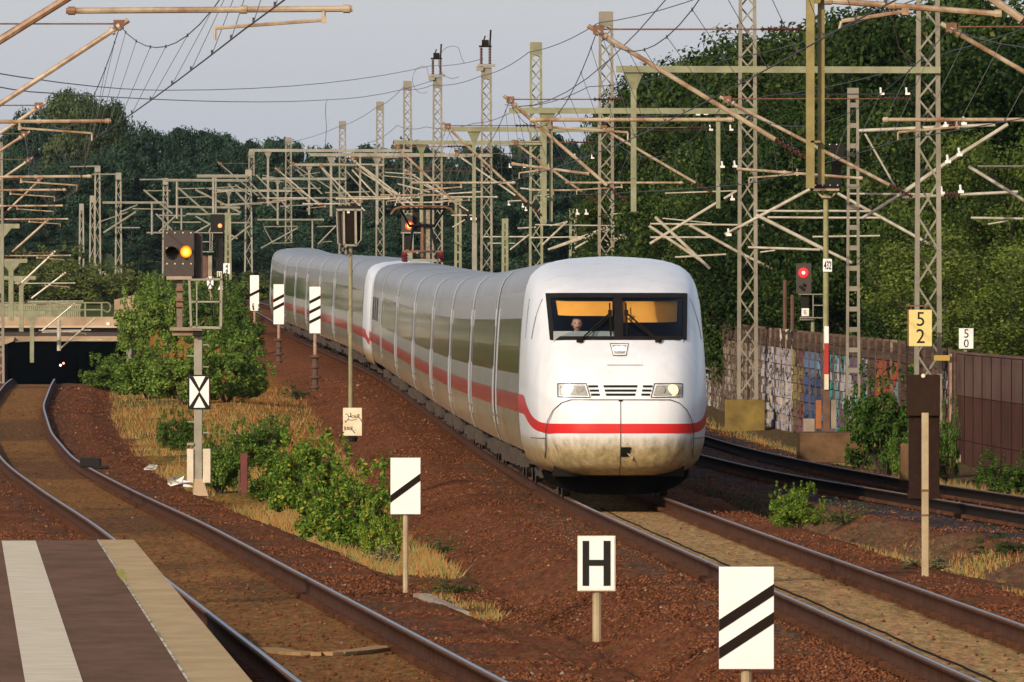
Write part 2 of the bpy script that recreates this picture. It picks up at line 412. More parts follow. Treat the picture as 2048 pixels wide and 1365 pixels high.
# ------------------------------------------------------------------ ballast stones (uncountable)
def build_stones(n=110000):
    out_p = []; out_s = []
    r = RNG
    # density in view space: uniform in 1/Z
    iz = r.uniform(1/420., 1/62., n*4); Z = 1/iz
    X = r.uniform(-.042, .042, n*4) * Z
    d0, d1, d2 = X - x0(Z), X - x1(Z), X - x2(Z)
    keep = np.zeros(len(Z), bool)
    keep |= (np.abs(d0) > .86) & (d0 < 2.8) & (d0 > -3.6)
    keep |= (np.abs(d1) > .86) & (d1 > -3.8 - 1.2*(Z > 230)) & (d1 < 2.8)
    keep |= (np.abs(d2) > .86) & (np.abs(d2) < 2.6)
    keep |= (np.abs(d0) < .68) & (r.random(len(Z)) < .07)
    keep |= (np.abs(d1) < .68) & (r.random(len(Z)) < .015)
    keep |= (np.abs(d2) < .68) & (r.random(len(Z)) < .5)
    pl_edge = np.interp(Z, [67.4, 113], [-1.40, -3.42])
    keep &= ~((Z < 114) & (X < pl_edge + .1))
    idx = np.where(keep)[0][:n]; X, Z = X[idx], Z[idx]
    H = np.array([gz(a, b) for a, b in zip(X, Z)])
    s = r.uniform(.011, .026, len(X)) * np.where(r.random(len(X)) < .05, 1.5, 1) * np.clip(Z/190., 1, 2.2)
    base = np.array([(1,0,0),(-1,0,0),(0,1,0),(0,-1,0),(0,0,1),(0,0,-.8)], float)
    tri = np.array([(0,2,4),(2,1,4),(1,3,4),(3,0,4),(2,0,5),(1,2,5),(3,1,5),(0,3,5)])
    V = base[None] * r.uniform(.6, 1.25, (len(X), 6, 1)) * s[:, None, None]
    V[:, :, 2] *= .75
    a = r.uniform(0, 6.28, len(X)); ca, sa = np.cos(a)[:, None], np.sin(a)[:, None]
    vx, vy = V[:, :, 0]*ca - V[:, :, 1]*sa, V[:, :, 0]*sa + V[:, :, 1]*ca
    V[:, :, 0], V[:, :, 1] = vx + X[:, None], vy + Z[:, None]
    V[:, :, 2] += (H + s*.35)[:, None]
    Q = (tri[None] + (np.arange(len(X))*6)[:, None, None]).reshape(-1, 3)
    m, nt, bs = newmat('ballast_stone')
    g = nt.nodes.new('ShaderNodeNewGeometry')
    nt.links.new(ramp(nt, g.outputs['Random Per Island'], [(0, (.085,.030,.014)), (.35, (.145,.052,.024)), (.8, (.195,.074,.034)), (.985, (.22,.10,.055)), (1.0, (.32,.24,.18))]), bs.inputs['Base Color'])
    bs.inputs['Roughness'].default_value = .9; bs.inputs['Specular IOR Level'].default_value = .04
    o = np_obj('ballast_gravel', V.reshape(-1, 3), Q, m); tag(o, kind='stuff')
build_stones()

# ------------------------------------------------------------------ tracks
RAILPROF = [(-.019,0),(.019,0),(.034,-.003),(.0365,-.010),(.036,-.035),(.012,-.048),(.009,-.145),(.072,-.160),(.072,-.172),(-.072,-.172),(-.072,-.160),(-.009,-.145),(-.012,-.048),(-.036,-.035),(-.0365,-.010),(-.034,-.003)]
def sweep_rail(fx, fz, off, za, zb, mats, parent):
    Z = np.concatenate([np.arange(za, min(zb, 260), 1.5), np.arange(max(za, 260), zb, 4)])
    pr = np.array(RAILPROF); n = len(pr)
    X = fx(Z) + off; H = fz(Z)
    V = np.zeros((len(Z), n, 3)); V[:, :, 0] = X[:, None] + pr[None, :, 0]; V[:, :, 1] = Z[:, None]; V[:, :, 2] = H[:, None] + pr[None, :, 1]
    I = np.arange(len(Z)*n).reshape(len(Z), n)
    Q = []; mi = []
    for k in range(n):
        k2 = (k+1) % n
        q = np.stack([I[:-1, k], I[:-1, k2], I[1:, k2], I[1:, k]], -1)[:, ::-1]; Q.append(q); mi += [1 if k == 0 else 2 if k in (1, n-1, n-2) else 0] * len(q)
    return np_obj('rail', V.reshape(-1, 3), np.concatenate(Q), mats, parent, mi=mi)
def clips(fx, fz, za, zb, parent):
    mb = MB()
    for Z in np.arange(za, zb, .62):
        for s in (-.7525, .7525):
            for e in (-1, 1):
                x = float(fx(Z)) + s + e*.095; z = float(fz(Z)) - .168
                mb.box((x, Z, z), (.075, .12, .05))
    o = mb.build('rail_fastenings', M['rail_side'], parent); tag(o, kind='stuff')
def track(label, fx, fz, za, zb, topm, zclip, sidem=None):
    sidem = sidem or M['rail_side']
    t = empty('railway_track', (0, 0, 0), label, 'railway track', 'tracks of the junction')
    sweep_rail(fx, fz, -.7525, za, zb, [sidem, topm, M['rail_edge']], t)
    sweep_rail(fx, fz, .7525, za, zb, [sidem, topm, M['rail_edge']], t)
    clips(fx, fz, za, zclip, t)
    return t
track('curving track at the platform edge that dips down to the tunnel mouth', x0, z0, 50, 800, M['rail_top'], 230)
track('main track with sandy infill that carries the white train', x1, z1, 50, 700, M['rail_top'], 215)
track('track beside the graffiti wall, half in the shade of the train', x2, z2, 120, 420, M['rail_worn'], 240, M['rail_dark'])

# cable lying along the main track
mb = MB(); pts = []
for Z in np.arange(62, 196, .7):
    pts.append((float(x1(Z)) - .16 + .010*math.sin(Z*.5) + .006*math.sin(Z*1.7), Z, float(z1(Z)) - .205))
mb.path(pts, .009, 5); tag(mb.build('track_cable', M['rail_dark']), 'thin dark cable wandering along the sandy bed between the main rails', 'cable')

# ------------------------------------------------------------------ platform
def plat():
    PH = .65; Za, Zb = 45.0, 113.0
    def ln(xa, xb):   # line given at Z=67.4 and Z=113
        return lambda Z: xa + (xb - xa) * (Z - 67.4) / (113 - 67.4)
    e_r, e_l = ln(-1.40, -3.42), ln(-1.736, -3.74)
    w_l, w_r = ln(-2.625, -4.615), ln(-2.315, -4.31)
    asph = pm('platform_asphalt', (.195,.112,.072), (.13,.075,.048), 2.2, .95, 0, .35, 60, stretch=(1, .25, 1), spec=.03)
    edge = pm('platform_edge_concrete', (.53,.39,.22), (.42,.30,.16), 1.2, .95, 0, .2, 30, stretch=(2,.8,1), spec=.03)
    wht = pm('worn_white_line', (.72,.64,.50), (.60,.52,.39), 3, .9, 0, .15, 40, spec=.03)
    def slab(fl, fr, za, zb, zt, zb_, name, m, parent, step=1.0):
        mb = MB(); zs = np.arange(za, zb, step).tolist() + [zb]
        vs = []
        for Z in zs: vs += [(fl(Z), Z, zt), (fr(Z), Z, zt), (fr(Z), Z, zb_), (fl(Z), Z, zb_)]
        fs = []
        for i in range(len(zs)-1):
            for k in range(4):
                fs.append((i*4+k, i*4+(k+1) % 4, (i+1)*4+(k+1) % 4, (i+1)*4+k))
        fs += [(3,2,1,0), tuple((len(zs)-1)*4+k for k in range(4))]
        mb.add(vs, fs); o = mb.build(name, m, parent); return o
    p = slab(lambda Z: -14.0, lambda Z: e_l(Z) - .012, Za, Zb - .02, PH, -.6, 'platform', asph, None); tag(p, kind='structure')
    slab(w_l, w_r, Za, Zb - .6, PH + .004, PH - .02, 'white_line', wht, p)
    # edge stones, each a block with a fine joint
    Z = Za; k = 0
    while Z < Zb - .1:
        L = min(3.0, Zb - Z)
        slab(e_l, e_r, Z, Z + L - .004, PH + .002, PH - .16, 'edge_stone', edge, p, 3.0); Z += L; k += 1
    slab(lambda Z: e_l(Z), lambda Z: e_r(Z) - .22, Za, Zb - .05, PH - .161, -.55, 'platform_wall', M['concrete'], p)
    # grass in the joint
    mb = MB()
    slab(lambda Z: e_l(Z)-.011, lambda Z: e_l(Z)+.001, 46, Zb-.1, PH+.006, PH-.1, 'joint_line', pm('pale_joint', (.62,.58,.50), (.25,.24,.16), 2.5, .9, lo=.45, hi=.55, spec=.03), p)
    for i in range(120):
        Zc = random.gauss(96.5, .9); x = e_l(Zc) + random.uniform(-.02, .02)
        h = random.uniform(.015, .05); dx = random.uniform(-.02, .02)
        mb.add([(x-.006, Zc, PH), (x+.006, Zc, PH), (x+dx, Zc, PH+h)], [(0,1,2)])
    tag(mb.build('joint_grass', pm('joint_grass', (.12,.16,.03), (.20,.17,.06), 3, .8)), kind='stuff')
plat()
# ------------------------------------------------------------------ train
def train_paint(name, base, dirt, rough):
    m, nt, bs = newmat(name)
    tc = nt.nodes.new('ShaderNodeTexCoord'); tc.name = 'TC'
    sep = nt.nodes.new('ShaderNodeSeparateXYZ'); nt.links.new(tc.outputs['Object'], sep.inputs[0])
    n1 = noise(nt, 1.0, 6, .7, mapping(nt, (3.0, 3.0, 1.2)))
    n2 = noise(nt, 1.0, 5, .7, mapping(nt, (9, 9, 2.2)))
    # road grime: thick on the lower apron, thin film above
    mr = nt.nodes.new('ShaderNodeMapRange'); nt.links.new(sep.outputs['Z'], mr.inputs[0])
    mr.inputs[1].default_value = 1.02; mr.inputs[2].default_value = .40; mr.inputs[3].default_value = 0; mr.inputs[4].default_value = 1
    ad = nt.nodes.new('ShaderNodeMath'); ad.operation = 'MULTIPLY_ADD'; nt.links.new(mr.outputs[0], ad.inputs[0])
    ad.inputs[1].default_value = 1.7; nt.links.new(ramp(nt, n2, [(.3, 0.0), (.72, .45)]), ad.inputs[2])
    lowmask = nt.nodes.new('ShaderNodeMath'); lowmask.operation = 'MULTIPLY'; nt.links.new(ad.outputs[0], lowmask.inputs[0]); nt.links.new(ramp(nt, mr.outputs[0], [(0, 0), (.18, 1)]), lowmask.inputs[1])
    lowmask.use_clamp = True
    c = mixc(nt, ramp(nt, n1, [(.42, 0.0), (.75, .8)]), base, tuple(b*k for b, k in zip(base, (.84,.82,.78))))
    c = mixc(nt, lowmask.outputs[0], c, mixc(nt, ramp(nt, n2, [(.35,0),(.7,1)]), dirt, tuple(d*.38 for d in dirt)))
    nt.links.new(c, bs.inputs['Base Color']); bs.inputs['Roughness'].default_value = rough
    bs.inputs['Coat Weight'].default_value = .0
    return m
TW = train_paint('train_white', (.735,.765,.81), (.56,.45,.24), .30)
TR = pm('train_red', (.62,.022,.020), (.52,.020,.018), 1.5, .3)
TRF = pm('train_red_dulled', (.42,.022,.020), (.34,.024,.020), 1.5, .2)  # same stripe red, dulled in colour for the side's reflections
TROOF = pm('train_roof', (.27,.27,.285), (.19,.19,.20), .8, .40, stretch=(1,.3,1))
TLOW = pm('train_side_lower', (.37,.34,.27), (.24,.21,.16), 1.2, .2, stretch=(1,.6,.3))  # lower white paint, greyed and warmed for the side's dull reflections
TGLASS = pm('train_window_glass', (.010,.013,.012), (.014,.017,.015), .5, .09)
def ripple(m, sc, st):
    nt = m.node_tree; bs = nt.nodes['Principled BSDF']; b = nt.nodes.new('ShaderNodeBump'); b.inputs['Strength'].default_value = st; b.inputs['Distance'].default_value = .05
    nt.links.new(noise(nt, 1.0, 3, .6, mapping(nt, sc)), b.inputs['Height']); nt.links.new(b.outputs[0], bs.inputs['Normal'])
ripple(TGLASS, (.1, .9, .10), .05)
TSEAM = pm('panel_seam', (.05,.045,.04), (.03,.03,.03), 4, .7)
TBELL = pm('gangway_rubber', (.03,.03,.03), (.02,.02,.02), 4, .8)
M['shade_black'] = pm('shade_black_panel', (.004,.004,.004), (.007,.006,.006), 4, .95, spec=.02)  # black for the added plough panel, holds the shade under the nose
TDARK = pm('dark_underside_matte', (.010,.009,.008), (.016,.014,.012), 4, .95, spec=.05)  # taken near black to stand for the shade under the train
BOGIE = pm('bogie_steel', (.055,.040,.032), (.03,.022,.018), 6, .8)
WHEEL = pm('wheel_steel', (.12,.09,.07), (.06,.045,.035), 5, .5, .4)

HALF = [(1.12,.66),(1.38,.67),(1.45,.85),(1.49,1.10),(1.505,1.29),(1.51,1.44),(1.508,1.58),(1.495,1.90),(1.475,2.35),(1.445,2.77),(1.42,3.02),(1.395,3.20),(1.36,3.36),(1.29,3.52),(1.16,3.65),(.95,3.745),(.6,3.81),(0,3.84)]
def squash(z): return z if z < 3.1 else 3.1 + (z-3.1)*.88
HALF = [(x*.945, squash(z)) for x, z in HALF]
ZTOP = squash(3.84)
def loop():
    r = HALF; return r + [(-x, z) for x, z in r[-2::-1]]
def extrude_body(mb, y0, y1, ny=8, caps=True, inset=0.0, start=0):
    L = [(x*(1-inset), z if z < 3 else z - inset*1.2) for x, z in loop()]
    n = len(L); ys = [y0 + (y1-y0)*i/ny for i in range(ny+1)]
    vs = [(x, y, z) for y in ys for x, z in L]; fs = []; mi = []
    for i in range(ny):
        for k in range(n-1):
            fs.append((i*n+k, (i+1)*n+k, (i+1)*n+k+1, i*n+k+1))
            za = (L[k][1]+L[k+1][1])/2
            mi.append(1 if 1.29 < za < 1.58 else 2 if za > 3.17 else 3 if za < 1.29 else 0)
    b = len(mb.v)
    mb.v += vs; mb.f += [tuple(b+i for i in f) for f in fs]; mb.m += mi
    if caps:
        mb.f.append(tuple(b+k for k in range(n))); mb.m.append(4)
        mb.f.append(tuple(b+ny*n+k for k in range(n))[::-1]); mb.m.append(4)
TSIDE = pm('train_side_dimmed', (.40,.40,.385), (.32,.32,.305), 1.0, .17, stretch=(1,.4,.3))  # white paint greyed; the side's dull grazing light sits in the colour
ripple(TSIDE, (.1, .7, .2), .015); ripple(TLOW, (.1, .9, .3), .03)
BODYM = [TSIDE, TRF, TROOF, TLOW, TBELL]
def side_x(z):
    return float(np.interp(z, [p[1] for p in HALF], [p[0] for p in HALF]))
def side_patch(mb, y0, y1, za, zb, off, sgn, nz=3, mi=0):
    vs = []
    for i in range(nz+1):
        z = za + (zb-za)*i/nz; x = (side_x(z) + off) * sgn
        vs += [(x, y0, z), (x, y1, z)]
    fs = [(2*i, 2*i+1, 2*i+3, 2*i+2) if sgn < 0 else (2*i, 2*i+2, 2*i+3, 2*i+1) for i in range(nz)]
    mb.add(vs, fs, mi)
def smooth_by_angle(o, ang=35):
    me = o.data
    me.polygons.foreach_set('use_smooth', [True]*len(me.polygons))
    for e in ():
        pass
    try:
        me.set_sharp_from_angle(angle=R(ang))
    except Exception: pass
def bogie_mesh():
    f = MB()
    for s in (-1, 1):
        f.box((s*1.02, 0, .55), (.14, 3.3, .22)); f.box((s*1.02, 0, .42), (.20, .9, .25))
        for y in (-1.25, 1.25):
            f.box((s*1.04, y, .46), (.24, .42, .34)); f.lathe((s*.88, y, .80), [(.11, 0), (.13, .05), (.11, .1), (.13, .15), (.11, .2)], 'z', 8)
        f.tube((s*1.12, -.9, .75), (s*1.12, -.35, .45), .05, 6); f.tube((s*1.12, .9, .75), (s*1.12, .35, .45), .05, 6)
    f.box((0, 0, .62), (1.9, .5, .24)); f.box((0, -1.62, .5), (2.0, .1, .12)); f.box((0, 1.62, .5), (2.0, .1, .12))
    return f
def wheel_mesh(y):
    w_ = MB()
    for s in (-1, 1):
        w_.lathe((s*.75, y, .46), [(.16, -.09), (.43, -.07), (.49, -.068), (.46, -.03), (.45, .065), (.38, .06), (.14, .10)], 'x', 20)
    w_.tube((-.72, y, .46), (.72, y, .46), .085, 10); return w_
BM = bogie_mesh()
def add_bogie(car, y, wheels=True):
    b = BM.build('bogie', BOGIE, car); b.location = (0, y, 0)
    if wheels:
        pass
    for q in (-1.25, 1.25):
        # wheels turn with the bogie: part of the car's sub-part list
        for v in ():
            pass
    mbw = wheel_mesh(-1.25); 
    w1_ = mbw.build('wheelset', WHEEL, car, smooth=False); w1_.location = (0, y, 0)
    w2_ = wheel_mesh(1.25).build('wheelset', WHEEL, car); w2_.location = (0, y, 0)
def underframe(car, ya, yb, seed):
    r = random.Random(seed); mb = MB(); y = ya
    while y < yb - .4:
        L = min(r.uniform(.7, 2.2), yb - y); wd = r.uniform(1.9, 2.55); h = r.uniform(.22, .42)
        mb.box((0, y + L/2, .68 - h/2 + .05), (wd, L - .08, h)); y += L
    mb.box((0, (ya+yb)/2, .75), (1.6, yb-ya, .2))
    mb.build('underframe_equipment', TDARK, car)
    # small step boxes and pipes hanging below the skirt
    mb2 = MB()
    for k in range(7):
        y = r.uniform(ya-4, yb+4); s = -1
        mb2.box((s*1.30, y, .52), (.14, r.uniform(.12,.3), r.uniform(.16,.3)))
    mb2.path([(-1.22, ya-2, .50), (-1.24, (ya+yb)/2, .46), (-1.22, yb+2, .5)], .03, 5)
    mb2.build('brake_pipework', BOGIE, car)

def coach(parent, L=26.4, detail=True, seed=0, roof=True):
    mb = MB(); extrude_body(mb, .22, L-.22)
    o = mb.build('coach', BODYM, parent); smooth_by_angle(o)
    for sgn in (-1, 1):
        w_ = MB(); side_patch(w_, 2.35 if sgn < 0 else 1, L-2.35, 1.90, 2.77, .005, sgn, 4)
        w_.build('window_band', TGLASS, o)
        if sgn < 0:
            for y in (1.55, L-1.55):
                d_ = MB(); side_patch(d_, y-.48, y+.48, .72, 2.95, .004, sgn, 8)
                dd = d_.build('door', TW, o)
                for e in (-.49, .49):
                    s_ = MB(); side_patch(s_, y+e-.012, y+e+.012, .72, 2.95, .007, sgn, 8); s_.build('door_seam', TSEAM, o)
                g_ = MB(); side_patch(g_, y-.22, y+.22, 1.95, 2.65, .008, sgn, 4); g_.build('door_window', TGLASS, o)
    if roof:
        rb = None
        r = random.Random(seed)
        for y in (L*.28, L*.72):
            pass
        for ya, yb in ((.215, .70), (L-.70, L-.215)):
            er = MB(); extrude_body(er, ya, yb, 1, False, -.006); er.m = [0]*len(er.m); er.build('end_ring', M['white_ring'], o)
        bl = MB(); extrude_body(bl, -.24, .24, 1, False, .05); bl.m = [0]*len(bl.m)
        bl.build('gangway_bellows', TBELL, o)
    add_bogie(o, 3.7); add_bogie(o, L-3.7); underframe(o, 6.2, L-6.2, seed)
    return o

# ---- nose shell, a surface y = D(x, z) seen from the front
DEND = 6.5
D0T = np.array([(.36,.75),(.43,.45),(.5,.3),(.75,.07),(1.0,0),(1.3,.0),(1.55,.05),(1.8,.16),(2.1,.40),(2.3,.68),(2.44,.90),(2.75,1.28),(3.14,1.80),(3.35,2.3),(3.55,3.1),(3.7,4.1),(3.79,5.2),(3.82,5.8),(3.84,6.5)])
WT = np.array([(.36,.93),(.40,1.12),(.48,1.28),(.6,1.38),(.85,1.46),(1.10,1.49),(1.44,1.51),(1.9,1.495),(2.35,1.475),(2.77,1.445),(3.02,1.42),(3.20,1.395),(3.36,1.36),(3.52,1.29),(3.65,1.16),(3.745,.95),(3.81,.6),(3.84,0.0)])
D0T[:,1] = D0T[:,1]; D0T[:,0] = [squash(z) for z in D0T[:,0]]; WT[:,0] = [squash(z) for z in WT[:,0]]; WT[:,1] *= .945
def smooth_interp(T):
    zz = np.linspace(T[0,0], T[-1,0], 700); v = np.interp(zz, T[:,0], T[:,1])
    k = np.hanning(31); k /= k.sum(); vp = np.concatenate([2*v[0]-v[15:0:-1], v, 2*v[-1]-v[-2:-17:-1]]); v2 = np.convolve(vp, k, 'valid')
    return lambda z: float(np.interp(z, zz, v2))
d0f = smooth_interp(D0T); 
def Wf(z): return max(float(np.interp(z, WT[:,0], WT[:,1])), 1e-4)
GN, GM = 4.0, .16
def gfun(u): u = min(abs(u), 1.0); return 1 - (1 - u**GN)**GM
def D(x, z):
    z = min(max(z, .36), ZTOP); d = d0f(z); return d + (DEND - d) * gfun(abs(x) / Wf(z))
def x_at(d, z):
    b = d0f(z); t = min(max((d-b)/(DEND-b), 0), 1); return Wf(z) * (1 - (1-t)**(1/GM))**(1/GN)
def npt(x, z, off):
    e = .004
    if abs(x) > Wf(z)*.985: n = Vector((math.copysign(1, x), -.02, 0))
    else:
        dx = (D(x+e, z) - D(x-e, z))/(2*e); dz = (D(x, z+e) - D(x, z-e))/(2*e); n = Vector((dx, -1, dz)).normalized()
    return Vector((x, D(x, z), z)) + n*off
def patch(mb, tl, tr, br, bl, off, nx=8, nz=4, mi=0):
    vs = []
    for j in range(nz+1):
        t = j/nz; l = (bl[0]+(tl[0]-bl[0])*t, bl[1]+(tl[1]-bl[1])*t); r = (br[0]+(tr[0]-br[0])*t, br[1]+(tr[1]-br[1])*t)
        for i in range(nx+1):
            s = i/nx; vs.append(npt(l[0]+(r[0]-l[0])*s, l[1]+(r[1]-l[1])*s, off))
    fs = [(j*(nx+1)+i, j*(nx+1)+i+1, (j+1)*(nx+1)+i+1, (j+1)*(nx+1)+i) for j in range(nz) for i in range(nx)]
    mb.add(vs, fs, mi)
def line(mb, pts, wd, off, mi=0):
    """thin strip along pts (x,z) on the nose"""
    dens = []
    for a, b in zip(pts[:-1], pts[1:]):
        k = max(1, int(math.hypot(b[0]-a[0], b[1]-a[1])/.06)); dens += [(a[0]+(b[0]-a[0])*i/k, a[1]+(b[1]-a[1])*i/k) for i in range(k)]
    dens.append(pts[-1]); vs = []
    for i, p in enumerate(dens):
        a = dens[max(i-1,0)]; b = dens[min(i+1,len(dens)-1)]; dx, dz = b[0]-a[0], b[1]-a[1]; l = math.hypot(dx, dz) or 1
        nx_, nz_ = -dz/l*wd/2, dx/l*wd/2
        vs += [npt(p[0]+nx_, p[1]+nz_, off), npt(p[0]-nx_, p[1]-nz_, off)]
    mb.add(vs, [(2*i, 2*i+1, 2*i+3, 2*i+2) for i in range(len(dens)-1)], mi)
WZB, WZT = 2.44, 3.14
def xedge(z): return 1.035 + .045*(z-WZB)/(WZT-WZB)
def nose_shell(parent, name, hole=True, L=26.4):
    zs = sorted(set([.36,.37,.39,.42,.46,.52,.6,.7,.85,1.0,1.15,1.3,1.45,1.6,1.8,2.0,2.2,2.34,WZB,2.62,2.8,2.97,WZT,3.22,3.3,3.38,3.46,3.53,3.59,3.64,3.68,3.71,3.735,ZTOP]))
    ub = [0,.12,.25,.38,.5,.6,None,.855,.88,.905,.93,.955,.972,.984,.992,.997,.9993,1.0]
    vs = []; nz = len(zs)
    cols = [(-1, k) for k in range(len(ub)-1, 0, -1)] + [(1, k) for k in range(len(ub))]
    for z in zs:
        W = Wf(z)
        for sg, k in cols:
            u = ub[k] if ub[k] is not None else min(max(xedge(z)/W if 2.3 < z < 3.3 else .7, .66), .835)
            x = sg*u*W; vs.append((x, D(x, z) if u < 1 else DEND, z))
    nc = len(cols); fs = []; mi = []
    ik = len(ub)-1-6; ik2 = len(ub)-1+6     # columns that follow the windscreen edge
    for j in range(nz-1):
        for c in range(nc-1):
            if hole and WZB-1e-6 <= zs[j] and zs[j+1] <= WZT+1e-6 and ik <= c < ik2: continue
            fs.append((j*nc+c, j*nc+c+1, (j+1)*nc+c+1, (j+1)*nc+c)); mi.append(0)
    mb = MB(); mb.add(vs, fs, 0)
    extrude_body(mb, DEND - .004, L-.22, 8, False)
    mb.m = [5 if i < len(fs) else q for i, q in enumerate(mb.m)]
    n = len(loop()); b = len(mb.v)
    mb.f.append(tuple(b-n+k for k in range(n))[::-1]); mb.m.append(4)
    o = mb.build(name, BODYM + [TW], parent); smooth_by_angle(o, 40)
    return o
def red_band(car, front=True):
    for sg in (-1, 1):
        mb = MB(); us = [0,.1,.2,.3,.4,.5,.6,.7,.78,.84,.88,.91,.935,.955,.97,.98,.988,.994,.998,1.0]
        vs = []; rows = 4
        for u in us:
            d = D(u*Wf(1.2), 1.2) if u < 1 else DEND
            k = float(sstep(.35, 3.2, d)); zl = 1.01+(1.29-1.01)*k; zh = 1.155+(1.58-1.155)*k
            for i in range(rows+1):
                z = zl+(zh-zl)*i/rows; vs.append(npt(sg*u*Wf(z), z, .006) if u < 1 else Vector((sg*(Wf(z)+.006), DEND, z)))
        c = rows+1
        fs = [(i*c+k, (i+1)*c+k, (i+1)*c+k+1, i*c+k+1) if sg > 0 else (i*c+k, i*c+k+1, (i+1)*c+k+1, (i+1)*c+k) for i in range(len(us)-1) for k in range(rows)]
        mb.add(vs, fs); mb.build('red_stripe', TR, car, smooth=True)
LAMP_ON = emat('lamp_lit', (1, .95, .82), 14.0); LAMP_AMBER = emat('lamp_amber', (1, .72, .30), 1.3)
LENS = pm('lamp_lens', (.36,.36,.33), (.25,.24,.22), 7, .15)
BLIND = pm('orange_sun_blind', (.95,.46,.06), (.88,.40,.05), 3, .8)
def cab_glass():
    m, nt, bs = newmat('windscreen_glass')
    out = nt.nodes['Material Output']; tr = nt.nodes.new('ShaderNodeBsdfTransparent'); tr.inputs[0].default_value = (.86,.90,.92,1)
    gl = nt.nodes.new('ShaderNodeBsdfGlossy'); gl.inputs['Roughness'].default_value = .03
    fr = nt.nodes.new('ShaderNodeFresnel'); fr.inputs[0].default_value = 1.5
    mx = nt.nodes.new('ShaderNodeMixShader'); nt.links.new(fr.outputs[0], mx.inputs[0]); nt.links.new(tr.outputs[0], mx.inputs[1]); nt.links.new(gl.outputs[0], mx.inputs[2])
    nt.links.new(mx.outputs[0], out.inputs[0]); return m
GLASSM = cab_glass()
def nose_details(car, lit=True):
    red_band(car)
    # windscreen frame
    mb = MB(); t = .062
    xo, xi = xedge, lambda z: xedge(z) - t
    patch(mb, (-xo(WZT)-.012, WZT+.012), (xo(WZT)+.012, WZT+.012), (xi(WZT), WZT-t), (-xi(WZT), WZT-t), .010, 24, 2)
    patch(mb, (-xi(WZB), WZB+.045), (xi(WZB), WZB+.045), (xo(WZB)+.012, WZB-.012), (-xo(WZB)-.012, WZB-.012), .010, 24, 2)
    patch(mb, (-xo(WZT)-.012, WZT+.01), (-xi(WZT), WZT-t*.9), (-xi(WZB), WZB+.04), (-xo(WZB)-.012, WZB-.01), .011, 2, 12)
    patch(mb, (xi(WZT), WZT-t*.9), (xo(WZT)+.012, WZT+.01), (xo(WZB)+.012, WZB-.01), (xi(WZB), WZB+.04), .011, 2, 12)
    patch(mb, (-.066, WZT-.03), (.066, WZT-.03), (.066, WZB+.03), (-.066, WZB+.03), .012, 2, 12)
    mb.build('windscreen_frame', M['black'], car, smooth=True)
    for a, b in ((-1, 0), (0, 1)):
        g = MB(); f = lambda q, z: q*xi(z) if q else 0
        patch(g, (f(a,WZT), WZT-.03), (f(b,WZT), WZT-.03), (f(b,WZB), WZB+.02), (f(a,WZB), WZB+.02), .002, 14, 8)
        g.build('windscreen', GLASSM, car, smooth=True)
    if not lit: return
    b1 = MB(); patch(b1, (-1.0, 3.115), (-.075, 3.115), (-.085, 2.885), (-.97, 2.885), -.10, 12, 4); b1.build('sun_blind', BLIND, car, smooth=True)
    b2 = MB(); patch(b2, (.075, 3.115), (1.0, 3.115), (.965, 2.785), (.085, 2.785), -.10, 12, 5); b2.build('sun_blind', BLIND, car, smooth=True)
    # cab interior
    ci = MB(); ci.box2((-1.22, 5.2, 1.2), (1.22, 5.3, 3.40)); ci.box2((-1.22, 2.2, 1.2), (1.22, 5.2, 1.3)); ci.box2((-1.22, 3.4, 1.3), (-1.18, 5.2, 2.9)); ci.box2((1.18, 3.4, 1.3), (1.22, 5.2, 2.9)); ci.box2((-1.0, 4.4, 3.28), (1.0, 5.2, 3.32))
    ci.build('cab_interior', pm('cab_interior_grey', (.13,.15,.19), (.10,.12,.155), 2, .8), car)
    dk = MB(); dk.box2((-1.0, 1.12, 2.2), (-.05, 1.28, 2.57)); dk.box2((-.05, 1.1, 2.2), (1.0, 1.3, 2.44)); dk.box2((-1.0, 1.28, 2.12), (1.0, 1.68, 2.2))
    dk.build('driving_desk', pm('desk_grey', (.30,.34,.34), (.24,.28,.28), 3, .6), car, bevel=.01)
    # wipers
    for sg in (-1, 1):
        wp = MB(); off = .045
        a = npt(sg*.60, 2.405, .03); e = npt(sg*.125, 2.80, off+.02)
        wp.tube(a, e, .014, 6); wp.tube(npt(sg*.56, 2.41, .03), npt(sg*.13, 2.74, off), .008, 5)
        wp.tube(npt(sg*.125, 2.48, .035), npt(sg*.125, 2.78, .04), .016, 6); wp.tube(npt(sg*.125, 2.78, .04), npt(sg*.125, 2.97, .035), .012, 6)
        wp.box(e, (.06, .05, .09)); wp.box(a, (.10, .06, .055)); wp.lathe(a - Vector((0,.05,0)), [(.03,-.03),(.035,0),(.03,.03)], 'y', 10)
        wp.build('windscreen_wiper', M['brown_black'], car)
    # roof line lamp
    hl = MB(); patch(hl, (-.135, 2.365), (.135, 2.365), (.095, 2.195), (-.095, 2.195), .012, 4, 3)
    h = hl.build('top_lamp', M['white'], car, smooth=True)
    q = MB(); line(q, [(-.14, 2.37), (.14, 2.37), (.098, 2.19), (-.098, 2.19), (-.14, 2.37)], .012, .013); q.build('lamp_seal', TSEAM, car)
    q = MB(); patch(q, (-.108, 2.345), (.108, 2.345), (.078, 2.215), (-.078, 2.215), .016, 4, 3); q.build('lamp_lens', LENS, car, smooth=True)
    for sg in (-1, 1):
        q = MB(); c = npt(sg*.045, 2.285, .012); q.lathe(c, [(.043, .02), (.042, -.02), (.02, -.03)], 'y', 14); q.build('lamp_bulb', LAMP_ON, car)
